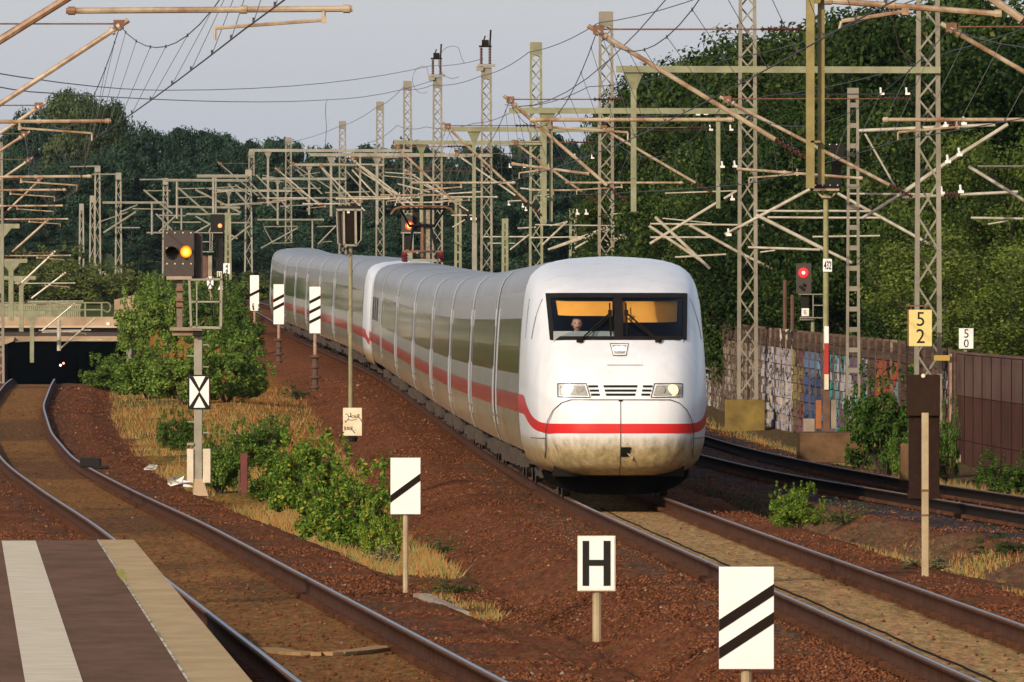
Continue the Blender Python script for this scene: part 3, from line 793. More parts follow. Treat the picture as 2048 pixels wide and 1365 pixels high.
    # head lamps
    for sg in (-1, 1):
        outer, inner_t, inner_b = .95*sg, .52*sg, .465*sg
        def quad(mb, gr, off):
            tl, tr = (outer-sg*gr, 1.765-gr), (inner_t+sg*gr, 1.765-gr); br, bl = (inner_b+sg*gr*1.2, 1.555+gr), (outer-sg*gr, 1.565+gr)
            if sg < 0: patch(mb, tl, tr, br, bl, off, 6, 3)
            else: patch(mb, tr, tl, bl, br, off, 6, 3)
        q = MB(); line(q, [(outer, 1.765), (inner_t, 1.765), (inner_b, 1.555), (outer, 1.565), (outer, 1.765)], .014, .008); q.build('lamp_seal', TSEAM, car)
        q = MB(); quad(q, .028, .010); hd = q.build('headlight', LENS, car, smooth=True)
        q = MB(); c = npt(.80*sg, 1.665, .006); q.lathe(c, [(.086, .03), (.084, -.025), (.05, -.04), (.01, -.045)], 'y', 20); q.build('headlight_lamp', LAMP_ON if sg < 0 else LAMP_AMBER, car)
        q = MB(); c = npt(.62*sg, 1.66, .008); q.lathe(c, [(.062, .02), (.06, -.018), (.02, -.024)], 'y', 16); q.build('marker_lamp', LENS, car)
    # louvre slots
    for zc, w0, ww in ((1.725, .262, .10), (1.660, .245, .095), (1.598, .23, .09)):
        q = MB(); patch(q, (-w0, zc+.017), (w0, zc+.017), (w0-.008, zc-.017), (-w0+.008, zc-.017), .006, 8, 1); q.build('vent_slot', M['black'], car)
        for sg in (-1, 1):
            cx = sg*(w0+.155); q = MB(); patch(q, (cx-ww/1.35, zc+.016), (cx+ww/1.35, zc+.016), (cx+ww/1.35, zc-.016), (cx-ww/1.35, zc-.016), .006, 4, 1); q.build('vent_slot', M['black'], car)
    # coupler hatch outline
    q = MB(); pts = [(-1.13, .62), (-1.13, 1.02), (-1.10, 1.20), (-1.02, 1.36), (-.90, 1.47), (-.76, 1.52), (.76, 1.52), (.90, 1.47), (1.02, 1.36), (1.10, 1.20), (1.13, 1.02), (1.13, .62)]
    line(q, pts, .012, .008); line(q, [(0, 1.51), (0, .37)], .012, .0085); line(q, [(-.2, 2.05), (.35, 2.05)], .006, .006)
    for sg in (-1, 1): line(q, [(sg*1.13, .93), (sg*1.33, .93)], .010, .0085)
    q.build('hatch_seam', TSEAM, car)
    q = MB(); patch(q, (-.03, 1.525), (.03, 1.525), (.03, 1.495), (-.03, 1.495), .010, 2, 1); q.build('hatch_latch', M['black'], car)
    q = MB(); patch(q, (.0, .80), (.165, .80), (.13, .655), (.0, .655), .010, 3, 2); q.build('coupler_opening', M['black'], car)
    q = MB(); q.tube(npt(.06, .755, -.02), npt(.17, .655, .02), .016, 8); q.box(npt(.175, .65, .02), (.035, .03, .04)); q.build('coupler_bar', M['tube'], car)
    # cab side windows and doors
    for sg in (-1, 1):
        q = MB(); vs = []
        for i in range(7):
            z = 2.45 + .62*i/6
            for d in (2.15 + .10*i/6, 3.5): vs.append((sg*(x_at(d, z)+.006), d, z))
        q.add(vs, [(2*i, 2*i+1, 2*i+3, 2*i+2) for i in range(6)]); q.build('cab_side_window', TGLASS, car)
        for d in (5.6, 6.42):
            q = MB(); q.add([(sg*(side_x(z)+.006 if d > DEND else x_at(d, z)+.006), d+e, z) for z in np.linspace(.75, 3.0, 12) for e in (-.014, .014)], [(2*i, 2*i+1, 2*i+3, 2*i+2) for i in range(11)]); q.build('door_seam', TSEAM, car)
    # underside darkened for shade, plus a black plough panel added to block light
    q = MB(); q.box2((-1.0, .9, .34), (1.0, 6.5, .60)); q.box2((-1.15, 3.2, .4), (1.15, 6.5, .9)); q.build('underframe_equipment', TDARK, car)
    q = MB(); n = 14; vs = []
    for i in range(n+1):
        x = -1.15 + 2.3*i/n; y = 1.3 + 1.6*abs(x/1.15)**2.6; vs += [(x, y, .42), (x*.96, y+.08, .06 + .22*abs(x/1.15)**4)]
    q.add(vs, [(2*i, 2*i+1, 2*i+3, 2*i+2) for i in range(n)]); q.build('shade_plough', M['shade_black'], car)

def place(o, za, zb, root, flip=False):
    A = Vector((float(x1(za)), za, float(z1(za)))); B = Vector((float(x1(zb)), zb, float(z1(zb))))
    if flip: A, B = B, A
    y = (B-A).normalized(); x = y.cross(Vector((0,0,1))).normalized(); z = x.cross(y)
    m = Matrix((x, y, z)).transposed()
    o.location = A - Vector(root.location); o.rotation_euler = m.to_euler()
def copy_tree(o, parent=None):
    c = o.copy(); COL.objects.link(c)
    if parent is not None: c.parent = parent
    for ch in list(o.children): copy_tree(ch, c)
    return c
def pantograph(car, yc):
    pf = MB()
    for sx in (-.55, .55): pf.bar((sx, yc-1.0, 4.12), (sx, yc+1.0, 4.12), .07, .07)
    for yy in (-1.0, 0, 1.0): pf.bar((-.6, yc+yy, 4.12), (.6, yc+yy, 4.12), .07, .07)
    p = pf.build('pantograph', M['rusty'], car)
    for sx in (-.55, .55):
        for yy in (-1.0, 1.0):
            i_ = MB(); i_.lathe((sx, yc+yy, 3.80), [(.05,0),(.09,.05),(.05,.08),(.09,.13),(.05,.16),(.09,.21),(.05,.25),(.05,.30)], 'z', 10); i_.build('pantograph_insulator', M['darkred'], car)
    a = MB()
    for sx in (-.45, .45): a.tube((sx*.9, yc+.8, 4.15), (sx*.6, yc-1.0, 4.9), .045, 6)
    a.tube((-.4, yc-1.0, 4.9), (.4, yc-1.0, 4.9), .05, 6)
    for sx in (-.38, .38): a.tube((sx, yc-1.0, 4.9), (sx*1.8, yc+.4, 5.42), .035, 6)
    a.tube((-.72, yc+.4, 5.42), (.72, yc+.4, 5.42), .03, 6)
    a.build('pantograph_arm', M['black'], car)
    h = MB()
    for yy in (.2, .6):
        h.path([(-.98, yc+yy, 5.25), (-.85, yc+yy, 5.42), (-.6, yc+yy, 5.5), (.6, yc+yy, 5.5), (.85, yc+yy, 5.42), (.98, yc+yy, 5.25)], .035, 6)
    for sx in (-.5, .5): h.bar((sx, yc+.2, 5.47), (sx, yc+.6, 5.47), .05, .05)
    h.build('pantograph_head', M['rusty'], car)
    b = MB(); b.box((0, yc+3.0, 3.86), (.9, 1.2, .08)); b.path([(-.3, yc+1, 4.1), (-.3, yc+3, 4.15), (.3, yc+6, 4.1)], .03, 6)
    b.build('roof_gear', M['galv'], car)

NOSE_Z = 191.0
def train():
    root = empty('high_speed_train', (float(x1(NOSE_Z)), NOSE_Z, float(z1(NOSE_Z))), 'white high speed train with red stripe, lit headlights and orange sun blinds', 'train', 'coupled train sets')
    z = NOSE_Z
    cc = nose_shell(root, 'control_car'); nose_details(cc)
    for sgn in (-1, 1):
        w_ = MB(); side_patch(w_, 7.2, 24.0, 1.90, 2.77, .005, sgn, 4); w_.build('window_band', TGLASS, cc)
    d_ = MB(); side_patch(d_, 24.3, 25.3, .72, 2.95, .004, -1, 8); d_.build('door', TW, cc)
    add_bogie(cc, 4.6); add_bogie(cc, 22.7); underframe(cc, 7.2, 20, 3)
    place(cc, z, z+26.4, root); z += 26.4
    c0 = coach(root, seed=5); place(c0, z, z+26.4, root); z += 26.4
    coaches = [c0]
    for k in range(5):
        c = copy_tree(c0, root); place(c, z, z+26.4, root); z += 26.4; coaches.append(c)
    pc = nose_shell(root, 'power_car', False, 20.5); red_band(pc); pantograph(pc, 14.0)
    add_bogie(pc, 4.0); add_bogie(pc, 16.5); underframe(pc, 6.3, 14, 9)
    for y in (8.5, 11.5, 14.5):
        q = MB(); side_patch(q, y-1.0, y+1.0, 2.0, 2.7, .005, 1, 4); q.build('side_grille', TSEAM, pc)
    place(pc, z, z+20.5, root, True); z += 20.5
    # the second set coupled behind
    r2 = empty('high_speed_train', (float(x1(z)), z, float(z1(z))), 'second white train set coupled nose to nose behind the pantograph car', 'train', 'coupled train sets')
    c2 = nose_shell(r2, 'control_car', False); red_band(c2)
    for sgn in (-1, 1):
        w_ = MB(); side_patch(w_, 7.2, 24.0, 1.90, 2.77, .005, sgn, 4); w_.build('window_band', TGLASS, c2)
    add_bogie(c2, 4.6); add_bogie(c2, 22.7); underframe(c2, 7.2, 20, 4)
    place(c2, z, z+26.4, r2); z += 26.4
    for k in range(6):
        c = copy_tree(c0, r2); place(c, z, z+26.4, r2); z += 26.4
    return root, cc
TRAIN, CONTROL = train()

# ------------------------------------------------------------------ driver
def skin_body(name, joints, bones, radii, mat, parent=None, loc=None, sub=2):
    me = bpy.data.meshes.new(name); me.from_pydata(joints, bones, []); me.update()
    o = bpy.data.objects.new(name, me); COL.objects.link(o); me.materials.append(mat)
    sk = o.modifiers.new('s', 'SKIN'); ss = o.modifiers.new('u', 'SUBSURF'); ss.levels = sub; ss.render_levels = sub
    if not me.skin_vertices: me.skin_vertices.new() if hasattr(me.skin_vertices, 'new') else None
    for i, r in enumerate(radii): me.skin_vertices[0].data[i].radius = (r, r)
    me.skin_vertices[0].data[0].use_root = True
    sk.use_smooth_shade = True
    if parent: o.parent = parent
    if loc is not None: o.location = loc
    return o
def driver():
    m = CONTROL.matrix_world if False else None
    bpy.context.view_layer.update()
    W_ = CONTROL.matrix_world
    base = W_ @ Vector((-.62, 1.70, 1.28))
    root = empty('person', base, 'train driver in dark jacket seated behind the half lowered orange blind', 'person')
    skin = pm('skin', (.52,.30,.22), (.48,.25,.18), 6, .6); jacket = pm('navy_jacket', (.025,.03,.05), (.02,.022,.04), 6, .8)
    # seated: pelvis at .55 above cab floor, facing the windscreen (-y)
    J = [(0,.15,.55),(0,.17,.78),(0,.14,1.0),(0,.10,1.16),(0,.08,1.24),(.10,.10,.52),(.13,-.32,.55),(.13,-.30,.12),(.13,-.42,.06),(-.10,.10,.52),(-.13,-.32,.55),(-.13,-.30,.12),(-.13,-.42,.06),
         (.19,.12,1.10),(.27,-.02,.86),(.20,-.30,.92),(.17,-.40,.95),(-.19,.12,1.10),(-.27,-.02,.86),(-.20,-.30,.92),(-.17,-.40,.95)]
    B = [(0,1),(1,2),(2,3),(3,4),(0,5),(5,6),(6,7),(7,8),(0,9),(9,10),(10,11),(11,12),(2,13),(13,14),(14,15),(15,16),(2,17),(17,18),(18,19),(19,20)]
    Rr = [.15,.15,.17,.08,.055,.10,.075,.05,.04,.10,.075,.05,.04,.075,.05,.038,.028,.075,.05,.038,.028]
    skin_body('clothed_body', J, B, Rr, jacket, root)
    # head with face, ears and hair
    hd = MB(); hc = Vector((0, .06, 1.40)); nu, nv = 20, 14; vs = []
    for j in range(nv+1):
        ph = math.pi*j/nv
        for i in range(nu):
            th = 2*math.pi*i/nu; x = .078*math.sin(ph)*math.cos(th); y = .098*math.sin(ph)*math.sin(th); z = .118*math.cos(ph)
            if z < 0: x *= 1 - .28*(-z/.118); y *= 1 - .12*(-z/.118)
            if y < -.06 and abs(x) < .02 and -.035 < z < .02: y -= .022*(1-abs(x)/.02)
            if y < -.05 and .012 < abs(x) < .05 and .0 < z < .03: y += .010
            vs.append(hc + Vector((x, y, z)))
    hd.add(vs, [(j*nu+i, (j+1)*nu+i, (j+1)*nu+(i+1) % nu, j*nu+(i+1) % nu) for j in range(nv) for i in range(nu)])
    for s in (-1, 1): hd.lathe(hc + Vector((s*.078, .01, -.005)), [(.012,-.012),(.026,0),(.014,.012)], 'x', 8)
    hd.tube(hc + Vector((0,.01,-.09)), hc + Vector((0,.03,-.2)), .048, 10, r2=.055)
    head = hd.build('head', skin, root, smooth=True)
    e = MB()
    for s in (-1, 1): e.lathe(hc + Vector((s*.031, -.083, .014)), [(.004,-.006),(.011,0),(.004,.006)], 'y', 8)
    e.box(hc + Vector((0, -.088, -.052)), (.042, .012, .007)); e.build('face_feature', M['brown_black'], root)
    hr = MB(); vs = []
    for j in range(7):
        ph = math.pi*.5*j/6
        for i in range(nu):
            th = 2*math.pi*i/nu; k = 1.08; fr = 1 if math.sin(th) > -.5 else .62
            vs.append(hc + Vector((.078*k*math.sin(ph*fr)*math.cos(th), .098*k*math.sin(ph*fr)*math.sin(th)+.004, .118*k*math.cos(ph*fr)+.004)))
    hr.add(vs, [(j*nu+i, (j+1)*nu+i, (j+1)*nu+(i+1) % nu, j*nu+(i+1) % nu) for j in range(6) for i in range(nu)]); hr.build('hair', pm('grey_hair', (.20,.17,.15), (.12,.10,.09), 30, .8), root, smooth=True)
    # hands on the desk: palm, four fingers, thumb
    for s in (-1, 1):
        c = Vector((s*.17, -.40, .95))
        Jh = [c, c+Vector((0,-.05,0)), c+Vector((0,-.09,-.003))]; Bh = [(0,1),(1,2)]; Rh = [.026,.032,.030]
        for f, (dx, l) in enumerate(((-.03,.065),(-.011,.078),(.010,.072),(.029,.056))):
            a = len(Jh); Jh += [c+Vector((dx,-.10,.0)), c+Vector((dx*1.1,-.10-l*.55,-.006)), c+Vector((dx*1.1,-.10-l,-.028))]; Bh += [(2,a),(a,a+1),(a+1,a+2)]; Rh += [.010,.009,.008]
        a = len(Jh); Jh += [c+Vector((-s*.035,-.045,0)), c+Vector((-s*.058,-.085,-.01))]; Bh += [(1,a),(a,a+1)]; Rh += [.012,.010]
        skin_body('hand', [tuple(p) for p in Jh], Bh, Rh, skin, root, sub=1)
driver()
# ------------------------------------------------------------------ overhead line structures
def lattice(h, wb, wt, dep=.26, leg=.10, pitch=.55):
    """steel lattice mast standing on z=0"""
    mb = MB()
    for s in (-1, 1):
        mb.add([(s*wb/2 - leg/2*(1), -dep/2, 0), (s*wb/2+leg/2, -dep/2, 0), (s*wb/2+leg/2, dep/2, 0), (s*wb/2-leg/2, dep/2, 0),
                (s*wt/2-leg*.45, -dep*.42, h), (s*wt/2+leg*.45, -dep*.42, h), (s*wt/2+leg*.45, dep*.42, h), (s*wt/2-leg*.45, dep*.42, h)],
               [(0,1,5,4),(1,2,6,5),(2,3,7,6),(3,0,4,7),(4,5,6,7)])
    z = .25; k = 0
    while z < h - .5:
        z2_ = min(z + pitch*(1.15 if z < h*.55 else .8), h - .4)
        xa = (wb + (wt-wb)*z/h)/2; xb = (wb + (wt-wb)*z2_/h)/2; s = 1 if k % 2 else -1
        mb.bar((-s*xa, -dep*.46, z), (s*xb, -dep*.46, z2_), .012, .042)
        mb.bar((s*xa, dep*.46, z), (-s*xb, dep*.46, z2_), .012, .042)
        z = z2_; k += 1
    mb.box((0, 0, h-.22), (wt, dep*.9, .46)); 
    return mb
def ladder_mast(h, wb, wt, rung=.75, leg=.075):
    mb = MB()
    for s in (-1, 1):
        mb.bar((s*wb/2, 0, 0), (s*wt/2, 0, h), .16, leg)
    z = .4
    while z < h:
        w_ = wb + (wt-wb)*z/h; mb.box((0, 0, z), (w_, .14, .10)); z += rung
    mb.box((0, 0, h-.05), (wt+leg, .17, .22)); return mb
def insulator(mb, p, q, r=.055, n=7, core=.02):
    p = Vector(p); q = Vector(q); mb.tube(p, q, core, 6)
    for k in range(n):
        a = p.lerp(q, (k+.25)/n); b = p.lerp(q, (k+.6)/n); mb.tube(a, b, r, 8, 0, r*.45)
def cantilever(parent, Y, tip, base, regz, xa, xb, side, thick=.036, tm=None, arm=True, stay_x=None, slope=0.0):
    """tip: (x,z) of the catenary wire saddle; base: (x,z) at the post. side=+1: post to the right of the track"""
    tm = tm or M['tube']; s = side
    root = MB(); T = Vector((tip[0], Y, tip[1])); B = Vector((base[0], Y, base[1])); d = (B-T).normalized()
    L = (B-T).length; ins = min(.62, L*.2)
    root.tube(T - d*.16, B - d*ins, thick, 8)
    for f in (.0, .12): root.tube(T + d*f, T + d*(f+.05), thick*1.7, 8)
    o = root.build('cantilever_tube', tm, parent)
    i_ = MB(); insulator(i_, B - d*ins, B - d*.08, thick*1.5, 6, thick*.7); i_.build('insulator', M['insul'], o)
    # stay from the saddle to the post
    sx = base[0] if stay_x is None else stay_x
    st = MB(); zt = tip[1] + .03; st.tube((tip[0], Y, zt), (sx - s*.75, Y, zt), .013, 6)
    st.box((tip[0]+s*.02, Y, tip[1]+.02), (.16, .10, .14)); st.build('stay_rod', M['rusty'] if thick > .03 else tm, o)
    i2 = MB(); insulator(i2, (sx - s*.75, Y, zt), (sx - s*.12, Y, zt), .05, 7); i2.build('insulator', M['insul'], o)
    # registration tube
    rg = MB(); rg.tube((xa, Y, regz), (xb, Y, regz + slope), .030, 8)
    for f in (.02, .38, .98):
        x = xa + (xb-xa)*f; rg.tube((x-.035, Y, regz+slope*f), (x+.035, Y, regz+slope*f), .042, 8)
    rg.build('registration_tube', tm, o)
    if arm:
        # steady arm holding the contact wire
        am = MB(); xc = xa + (xb-xa)*.10; xe = xa + (xb-xa)*.48
        a0 = Vector((xe if arm > 0 else xc, Y, regz - .11)); a1 = Vector((xc if arm > 0 else xe, Y, regz - .19))
        am.tube((a0.x, Y, regz), a0, .02, 6); am.tube(a0, a1, .018, 6); am.tube(a1, a1 + Vector((0, 0, -.12)), .015, 6)
        am.box(a0, (.05, .05, .06)); am.build('steady_arm', M['tube'] if thick > .03 else tm, o)
    return o

MASTS = [(188, None), (258, 1856), (325, 1495), (392, 1212), (460, 1072), (528, 973), (596, 875), (664, 815), (732, 760), (800, 685), (868, 577), (936, 503)]
MLABEL = {188: 'double yellowish hanging post whose long tube reaches over the train roof',
 258: 'tall grey lattice mast behind the yellow 52 board', 325: 'tall grey lattice mast standing on the yellow concrete block by the wall',
 392: 'tall lattice mast rising straight behind the train nose, flat plate on top', 460: 'greenish lattice mast with flat plate top, next left of the one behind the train nose',
 528: 'lattice mast crowned by twin switch insulators, the taller of the two', 596: 'lattice mast crowned by twin switch insulators, the lower of the two',
 664: 'plain lattice mast directly left of the insulator crowned pair', 732: 'plain lattice mast, second left of the insulator crowned pair',
 800: 'distant lattice mast rising above the dark screened signal box', 868: 'distant lattice mast just above the far end of the train', 936: 'most distant lattice mast of the curving row, above the one stripe board'}
# distances of the hanging posts etc. follow the track
MI = {}
def main_masts():
    for Y, px in MASTS:
        a, za, c, zc = float(x1(Y)), float(z1(Y)), float(x2(Y)), float(z2(Y))
        if Y > 680: za = zc = 4.3
        xm = PX(px, Y) if px else 10.4
        if Y > 680: a = xm - 6.2; c = a + 3.9
        far = Y > 600
        root = empty('catenary_mast', (xm, Y, za - .35), MLABEL[Y], 'catenary mast', 'catenary masts along the main line')
        off = Vector(root.location)
        def fix(o): o.location = -off; return o
        top = 11.6
        mm = M['galv_green'] if Y in (460,) else M['mast']
        if px:
            lt = lattice(top + .35, .50 if Y < 300 else .46, .36, pitch=.62 if Y < 300 else .55).build('lattice_mast', mm, root)
            if Y in (528, 596):
                bx = MB(); bx.box((0, -.05, top+.45), (.75, .5, .10)); bx.box((-.28, -.05, top+.32), (.3, .4, .2)); bx.build('switch_platform', M['galv'], root)
                for dx in (-.22, .14):
                    q = MB(); insulator(q, (dx, -.05, top+.5), (dx, -.05, top+1.2), .09, 6, .05); q.build('insulator', M['insul'], root)
                q = MB(); q.bar((-.32, -.05, top+1.25), (.22, -.05, top+1.25), .08, .08); q.tube((.14, -.05, top+1.2), (.18, -.05, top+1.95), .04, 6); q.tube((-.2, -.05, top+1.25), (-.05, -.05, top+1.7), .03, 6); q.box((-.05, -.05, top+1.4), (.3, .12, .25)); q.build('switch_blade', M['brown_black'], root)
        # boom and hanging post
        zb = za + 7.92; hx = a + 2.05
        if Y == 188: hx = PX(1631, Y)
        if Y == 258: hx = PX(1267, Y)
        if Y == 325: hx = PX(1095, Y)
        if Y == 392: hx = PX(948, Y)
        xl = hx - (.36 if Y <= 258 else 1.0)
        bm = MB(); bm.bar((xl, Y-.16, zb), (xm + (.25 if px else 1), Y-.16, zb - .02), .12, .135 if Y < 300 else .15); bm.bar((xl+.1, Y+.16, zb+.01), (xm+.25, Y+.16, zb), .10, .10)
        fix(bm.build('boom', M['galv_green'] if Y < 480 else M['galv'], root))
        hp = MB(); zl = za + (4.72 if Y == 188 else 4.98)
        gm = M['galv_yellow'] if Y == 188 else M['galv_green'] if Y < 480 else M['galv']
        wv = .125 if Y < 200 else .115
        if Y in (188, 325):
            hp.box2((hx-.08-wv/2, Y-.1, zl), (hx-.08+wv/2, Y+.1, zb-.1)); hp.box2((hx+.09-wv*.4, Y+.12, zl+.06), (hx+.09+wv*.4, Y+.3, zb-.1))
        else:
            hp.box2((hx-wv/2, Y-.08, zl), (hx+wv/2, Y+.08, zb-.1))
        hp.add([(hx-.1-.16, Y-.2, zb+.05), (hx+.1+.16, Y-.2, zb+.05), (hx+.1+.16, Y+.2, zb+.05), (hx-.26, Y+.2, zb+.05), (hx-wv/2, Y-.08, zb-.42), (hx+wv/2, Y-.08, zb-.42), (hx+wv/2, Y+.08, zb-.42), (hx-wv/2, Y+.08, zb-.42)],
               [(0,1,5,4),(1,2,6,5),(2,3,7,6),(3,0,4,7)])
        hp.box((hx, Y, zl+.7), (wv*1.15, .2, .03))
        fix(hp.build('hanging_post', gm, root))
        th = .036 if Y < 500 else .034
        tip1 = {188: (PX(1194,188), PZ(63,188)), 258: (PX(1019,258), PZ(202,258)), 325: (PX(894,325), PZ(254,325)), 392: (PX(794,392), PZ(295,392)), 460: (PX(704,460), PZ(318,460)), 528: (PX(641,528), PZ(333,528))}.get(Y, (a-.5, za+7.2))
        b1 = (hx - .08, {188: PZ(322,188)}.get(Y, za + 5.12))
        rz = {188: PZ(240,188), 258: PZ(328,258), 325: PZ(366,325)}.get(Y, za + 5.85)
        xa_, xb_ = {188: (PX(1060,188), PX(1468,188)), 258: (PX(1023,258), PX(1178,258)), 325: (PX(822,325), PX(1031,325))}.get(Y, (a-1.1, a+.9))
        if Y > 700:
            MI[Y] = dict(xm=xm, top=za+top, za=za); continue
        o = cantilever(root, Y, tip1, b1, rz, xa_, xb_, 1, th, M['tube'] if Y < 440 else M['tube_new'] if Y < 600 else M['galv'], arm=-1 if Y == 188 else 1, slope=-.21 if Y == 258 else 0); fix(o)
        tip2 = {188: (PX(1900,188), PZ(58,188)), 258: (PX(1453,258), PZ(201,258)), 325: (PX(1206,325), PZ(258,325)), 392: (PX(1031,392), PZ(287,392)), 460: (PX(913,460), PZ(309,460))}.get(Y, (c-.6, zc+7.2))
        sl_ = {188: .58, 258: .52, 325: .585, 392: .73, 460: .70}.get(Y, .65)
        bx2 = xm - .25 if Y != 188 else tip2[0] + 3.6
        if Y in (325,): bx2 = PX(1432, Y)
        b2 = (bx2, tip2[1] - sl_*(bx2 - tip2[0]))
        if b2[1] < zc + 4.9: b2 = (tip2[0] + (tip2[1]-zc-4.9)/sl_, zc+4.9)
        rz2 = {188: PZ(240,188), 258: PZ(338,258), 325: PZ(366,325), 392: PZ(381,392)}.get(Y, zc+5.9)
        xa2, xb2 = {188: (PX(1765,188), PX(2075,188)), 258: (PX(1473,258), PX(1726,258)), 325: (PX(1130,325), PX(1366,325)), 392: (PX(1058,392), PX(1160,392))}.get(Y, (c-1.1, c+.9))
        o = cantilever(root, Y, tip2, b2, rz2, xa2, xb2, 1, th, M['tube'] if Y < 440 else M['tube_new'] if Y < 600 else M['galv'], arm=1, slope=-.2 if Y == 258 else 0); fix(o)
        if b2[0] < xm - .4:     # second hanging post for the outer track
            q = MB(); q.box2((b2[0], Y-.07, b2[1]-.35), (b2[0]+.11, Y+.07, zb-.08)); fix(q.build('hanging_post', gm, root))
        if Y < 480 and px:      # white feeder insulators on a thin cross arm
            q = MB(); zf = zc + {258: 7.0, 325: 7.4, 392: 7.0}.get(Y, 7.0)
            zf = {258: PZ(188,258), 325: PZ(260,325)}.get(Y, zf)
            q.tube((xm-.15, Y, zf), (xm-3.2, Y, zf-.02), .012, 6); fix(q.build('feeder_arm', M['wire'], root))
            for dx in (.42, .95):
                q = MB(); q.box((xm-dx, Y, zf), (.10, .08, .045)); q.tube((xm-dx-.02, Y, zf), (xm-dx-.03, Y, zf+.13), .021, 8); fix(q.build('white_insulator', M['insul_white'], root))
        MI[Y] = dict(tip1=tip1, tip2=tip2, rz=rz, rz2=rz2, c1=(xa_+(xb_-xa_)*(.48 if Y == 188 else .1), rz-.31), c2=(xa2+(xb2-xa2)*.1, rz2-.31), xm=xm, top=za+top, za=za)
    # a nearer support: only its ends reach into the picture
    Y = 121.0; root = empty('catenary_mast', (10.5, Y, -.4), 'nearest cantilever over the main track, tubes and steady arm in view', 'catenary mast', 'catenary masts along the main line'); off = Vector(root.location)
    q = lattice(12, .5, .36).build('lattice_mast', M['mast'], root)
    q = MB(); q.bar((5.2, Y, 8), (10.5, Y, 8), .12, .14); q.box2((5.42, Y-.08, 5.0), (5.55, Y+.08, 8)); o = q.build('hanging_post', M['galv_yellow'], root); o.location = -off
    o = cantilever(root, Y, (2.55, 7.2), (5.45, 5.2), PZ(1,121), PX(1649,121), PX(2003,121), 1, .04, M['tube'], arm=0, slope=-.135); o.location = -off
    q = MB(); a0 = P(1811, 23, Y); a1 = P(1683, 43, Y); q.tube(P(1811,12,Y), a0, .02, 6); q.tube(a0, a1, .02, 6); q.tube(a1, P(1679,58,Y), .016, 6); q.box(a0, (.07,.06,.07)); o = q.build('steady_arm', M['tube'], root); o.location = -off
    MI[121] = dict(tip1=(2.55, 7.2), tip2=None, rz=5.7, c1=(PX(1680,121), PZ(58,121)), za=-.05)
main_masts()

# left line: posts stand outside the picture, their cantilevers reach in
def left_masts():
    names = {123: 'nearest cantilever at the top left with a long level tube and steady arm', 193: 'second cantilever from the left edge, its tip against pale sky', 264: 'third cantilever from the left edge, tip in front of the pale tree top',
             334: 'fourth cantilever down the left edge', 405: 'fifth cantilever down the left edge', 475: 'sixth cantilever down the left edge, above the bridge', 546: 'cantilever just above the tall T post over the bridge', 616: 'cantilever with pale tube over the T posts by the bridge', 686: 'far cantilever over the bridge railing', 740: 'last cantilever in front of the tunnel mouth'}
    tips = {193: (240,52), 264: (79,214), 334: (50,270), 405: (58,321), 475: (79,361), 546: (92,444), 616: (106,507), 686: (127,549), 740: (145,611)}
    bases = {475: (0,436), 546: (8,519), 616: (27,581), 686: (47,609), 740: (68,675)}
    for Y in (123, 193, 264, 334, 405, 475, 546, 616, 686, 740):
        a, za = float(x0(Y)), float(z0(Y))
        tip = (PX(tips[Y][0], Y), PZ(tips[Y][1], Y)) if Y in tips else (-2.15, 7.2)
        zr = tip[1] - 7.25 if Y in tips else za
        xm = a - 3.5
        if Y in bases: base = (PX(bases[Y][0], Y), PZ(bases[Y][1], Y)); xm = base[0] - .12
        else: base = (xm + .15, zr + 4.95)
        root = empty('catenary_mast', (xm, Y, min(za, zr) - .4), names[Y], 'catenary mast', 'catenary masts along the curving line'); off = Vector(root.location)
        if Y < 500: o = lattice(9.5, .5, .36).build('lattice_mast', M['mast'], root)
        else:
            q = MB(); zt = base[1]+1.45; q.box2((xm-.12, Y-.14, base[1]-1.5), (xm+.12, Y+.14, zt)); q.bar((xm-6.0, Y, zt), (xm+.8, Y, zt), .2, .2)
            q.add([(xm-.45, Y-.15, zt-.1), (xm+.45, Y-.15, zt-.1), (xm+.45, Y+.15, zt-.1), (xm-.45, Y+.15, zt-.1), (xm-.12, Y-.14, zt-.5), (xm+.12, Y-.14, zt-.5), (xm+.12, Y+.14, zt-.5), (xm-.12, Y+.14, zt-.5)], [(0,1,5,4),(1,2,6,5),(2,3,7,6),(3,0,4,7)])
            o = q.build('hanging_post', M['galv_green'], root); o.location = -off
            lm = lattice(11.0, .5, .36).build('lattice_mast', M['mast'], root); lm.location = Vector((xm-6.0, Y, zt-10.6)) - off
        rz = PZ(18, 123) if Y == 123 else zr + 5.78
        xa, xb = (PX(705,123), PX(132,123)) if Y == 123 else (PX(222,193), xm+.6) if Y == 193 else (tip[0] + 1.1, tip[0] - 2.0)
        o = cantilever(root, Y, tip, base, rz, xa, xb, -1, .04 if Y < 500 else .05, M['tube'] if Y < 600 else M['tube_new'], arm=-1 if Y == 123 else 1, slope=-.02); o.location = -off
        MI[('L', Y)] = dict(tip=tip, c=(xa + (xb-xa)*.10, rz-.31) if Y != 123 else (PX(485,123), PZ(62,123)))
left_masts()

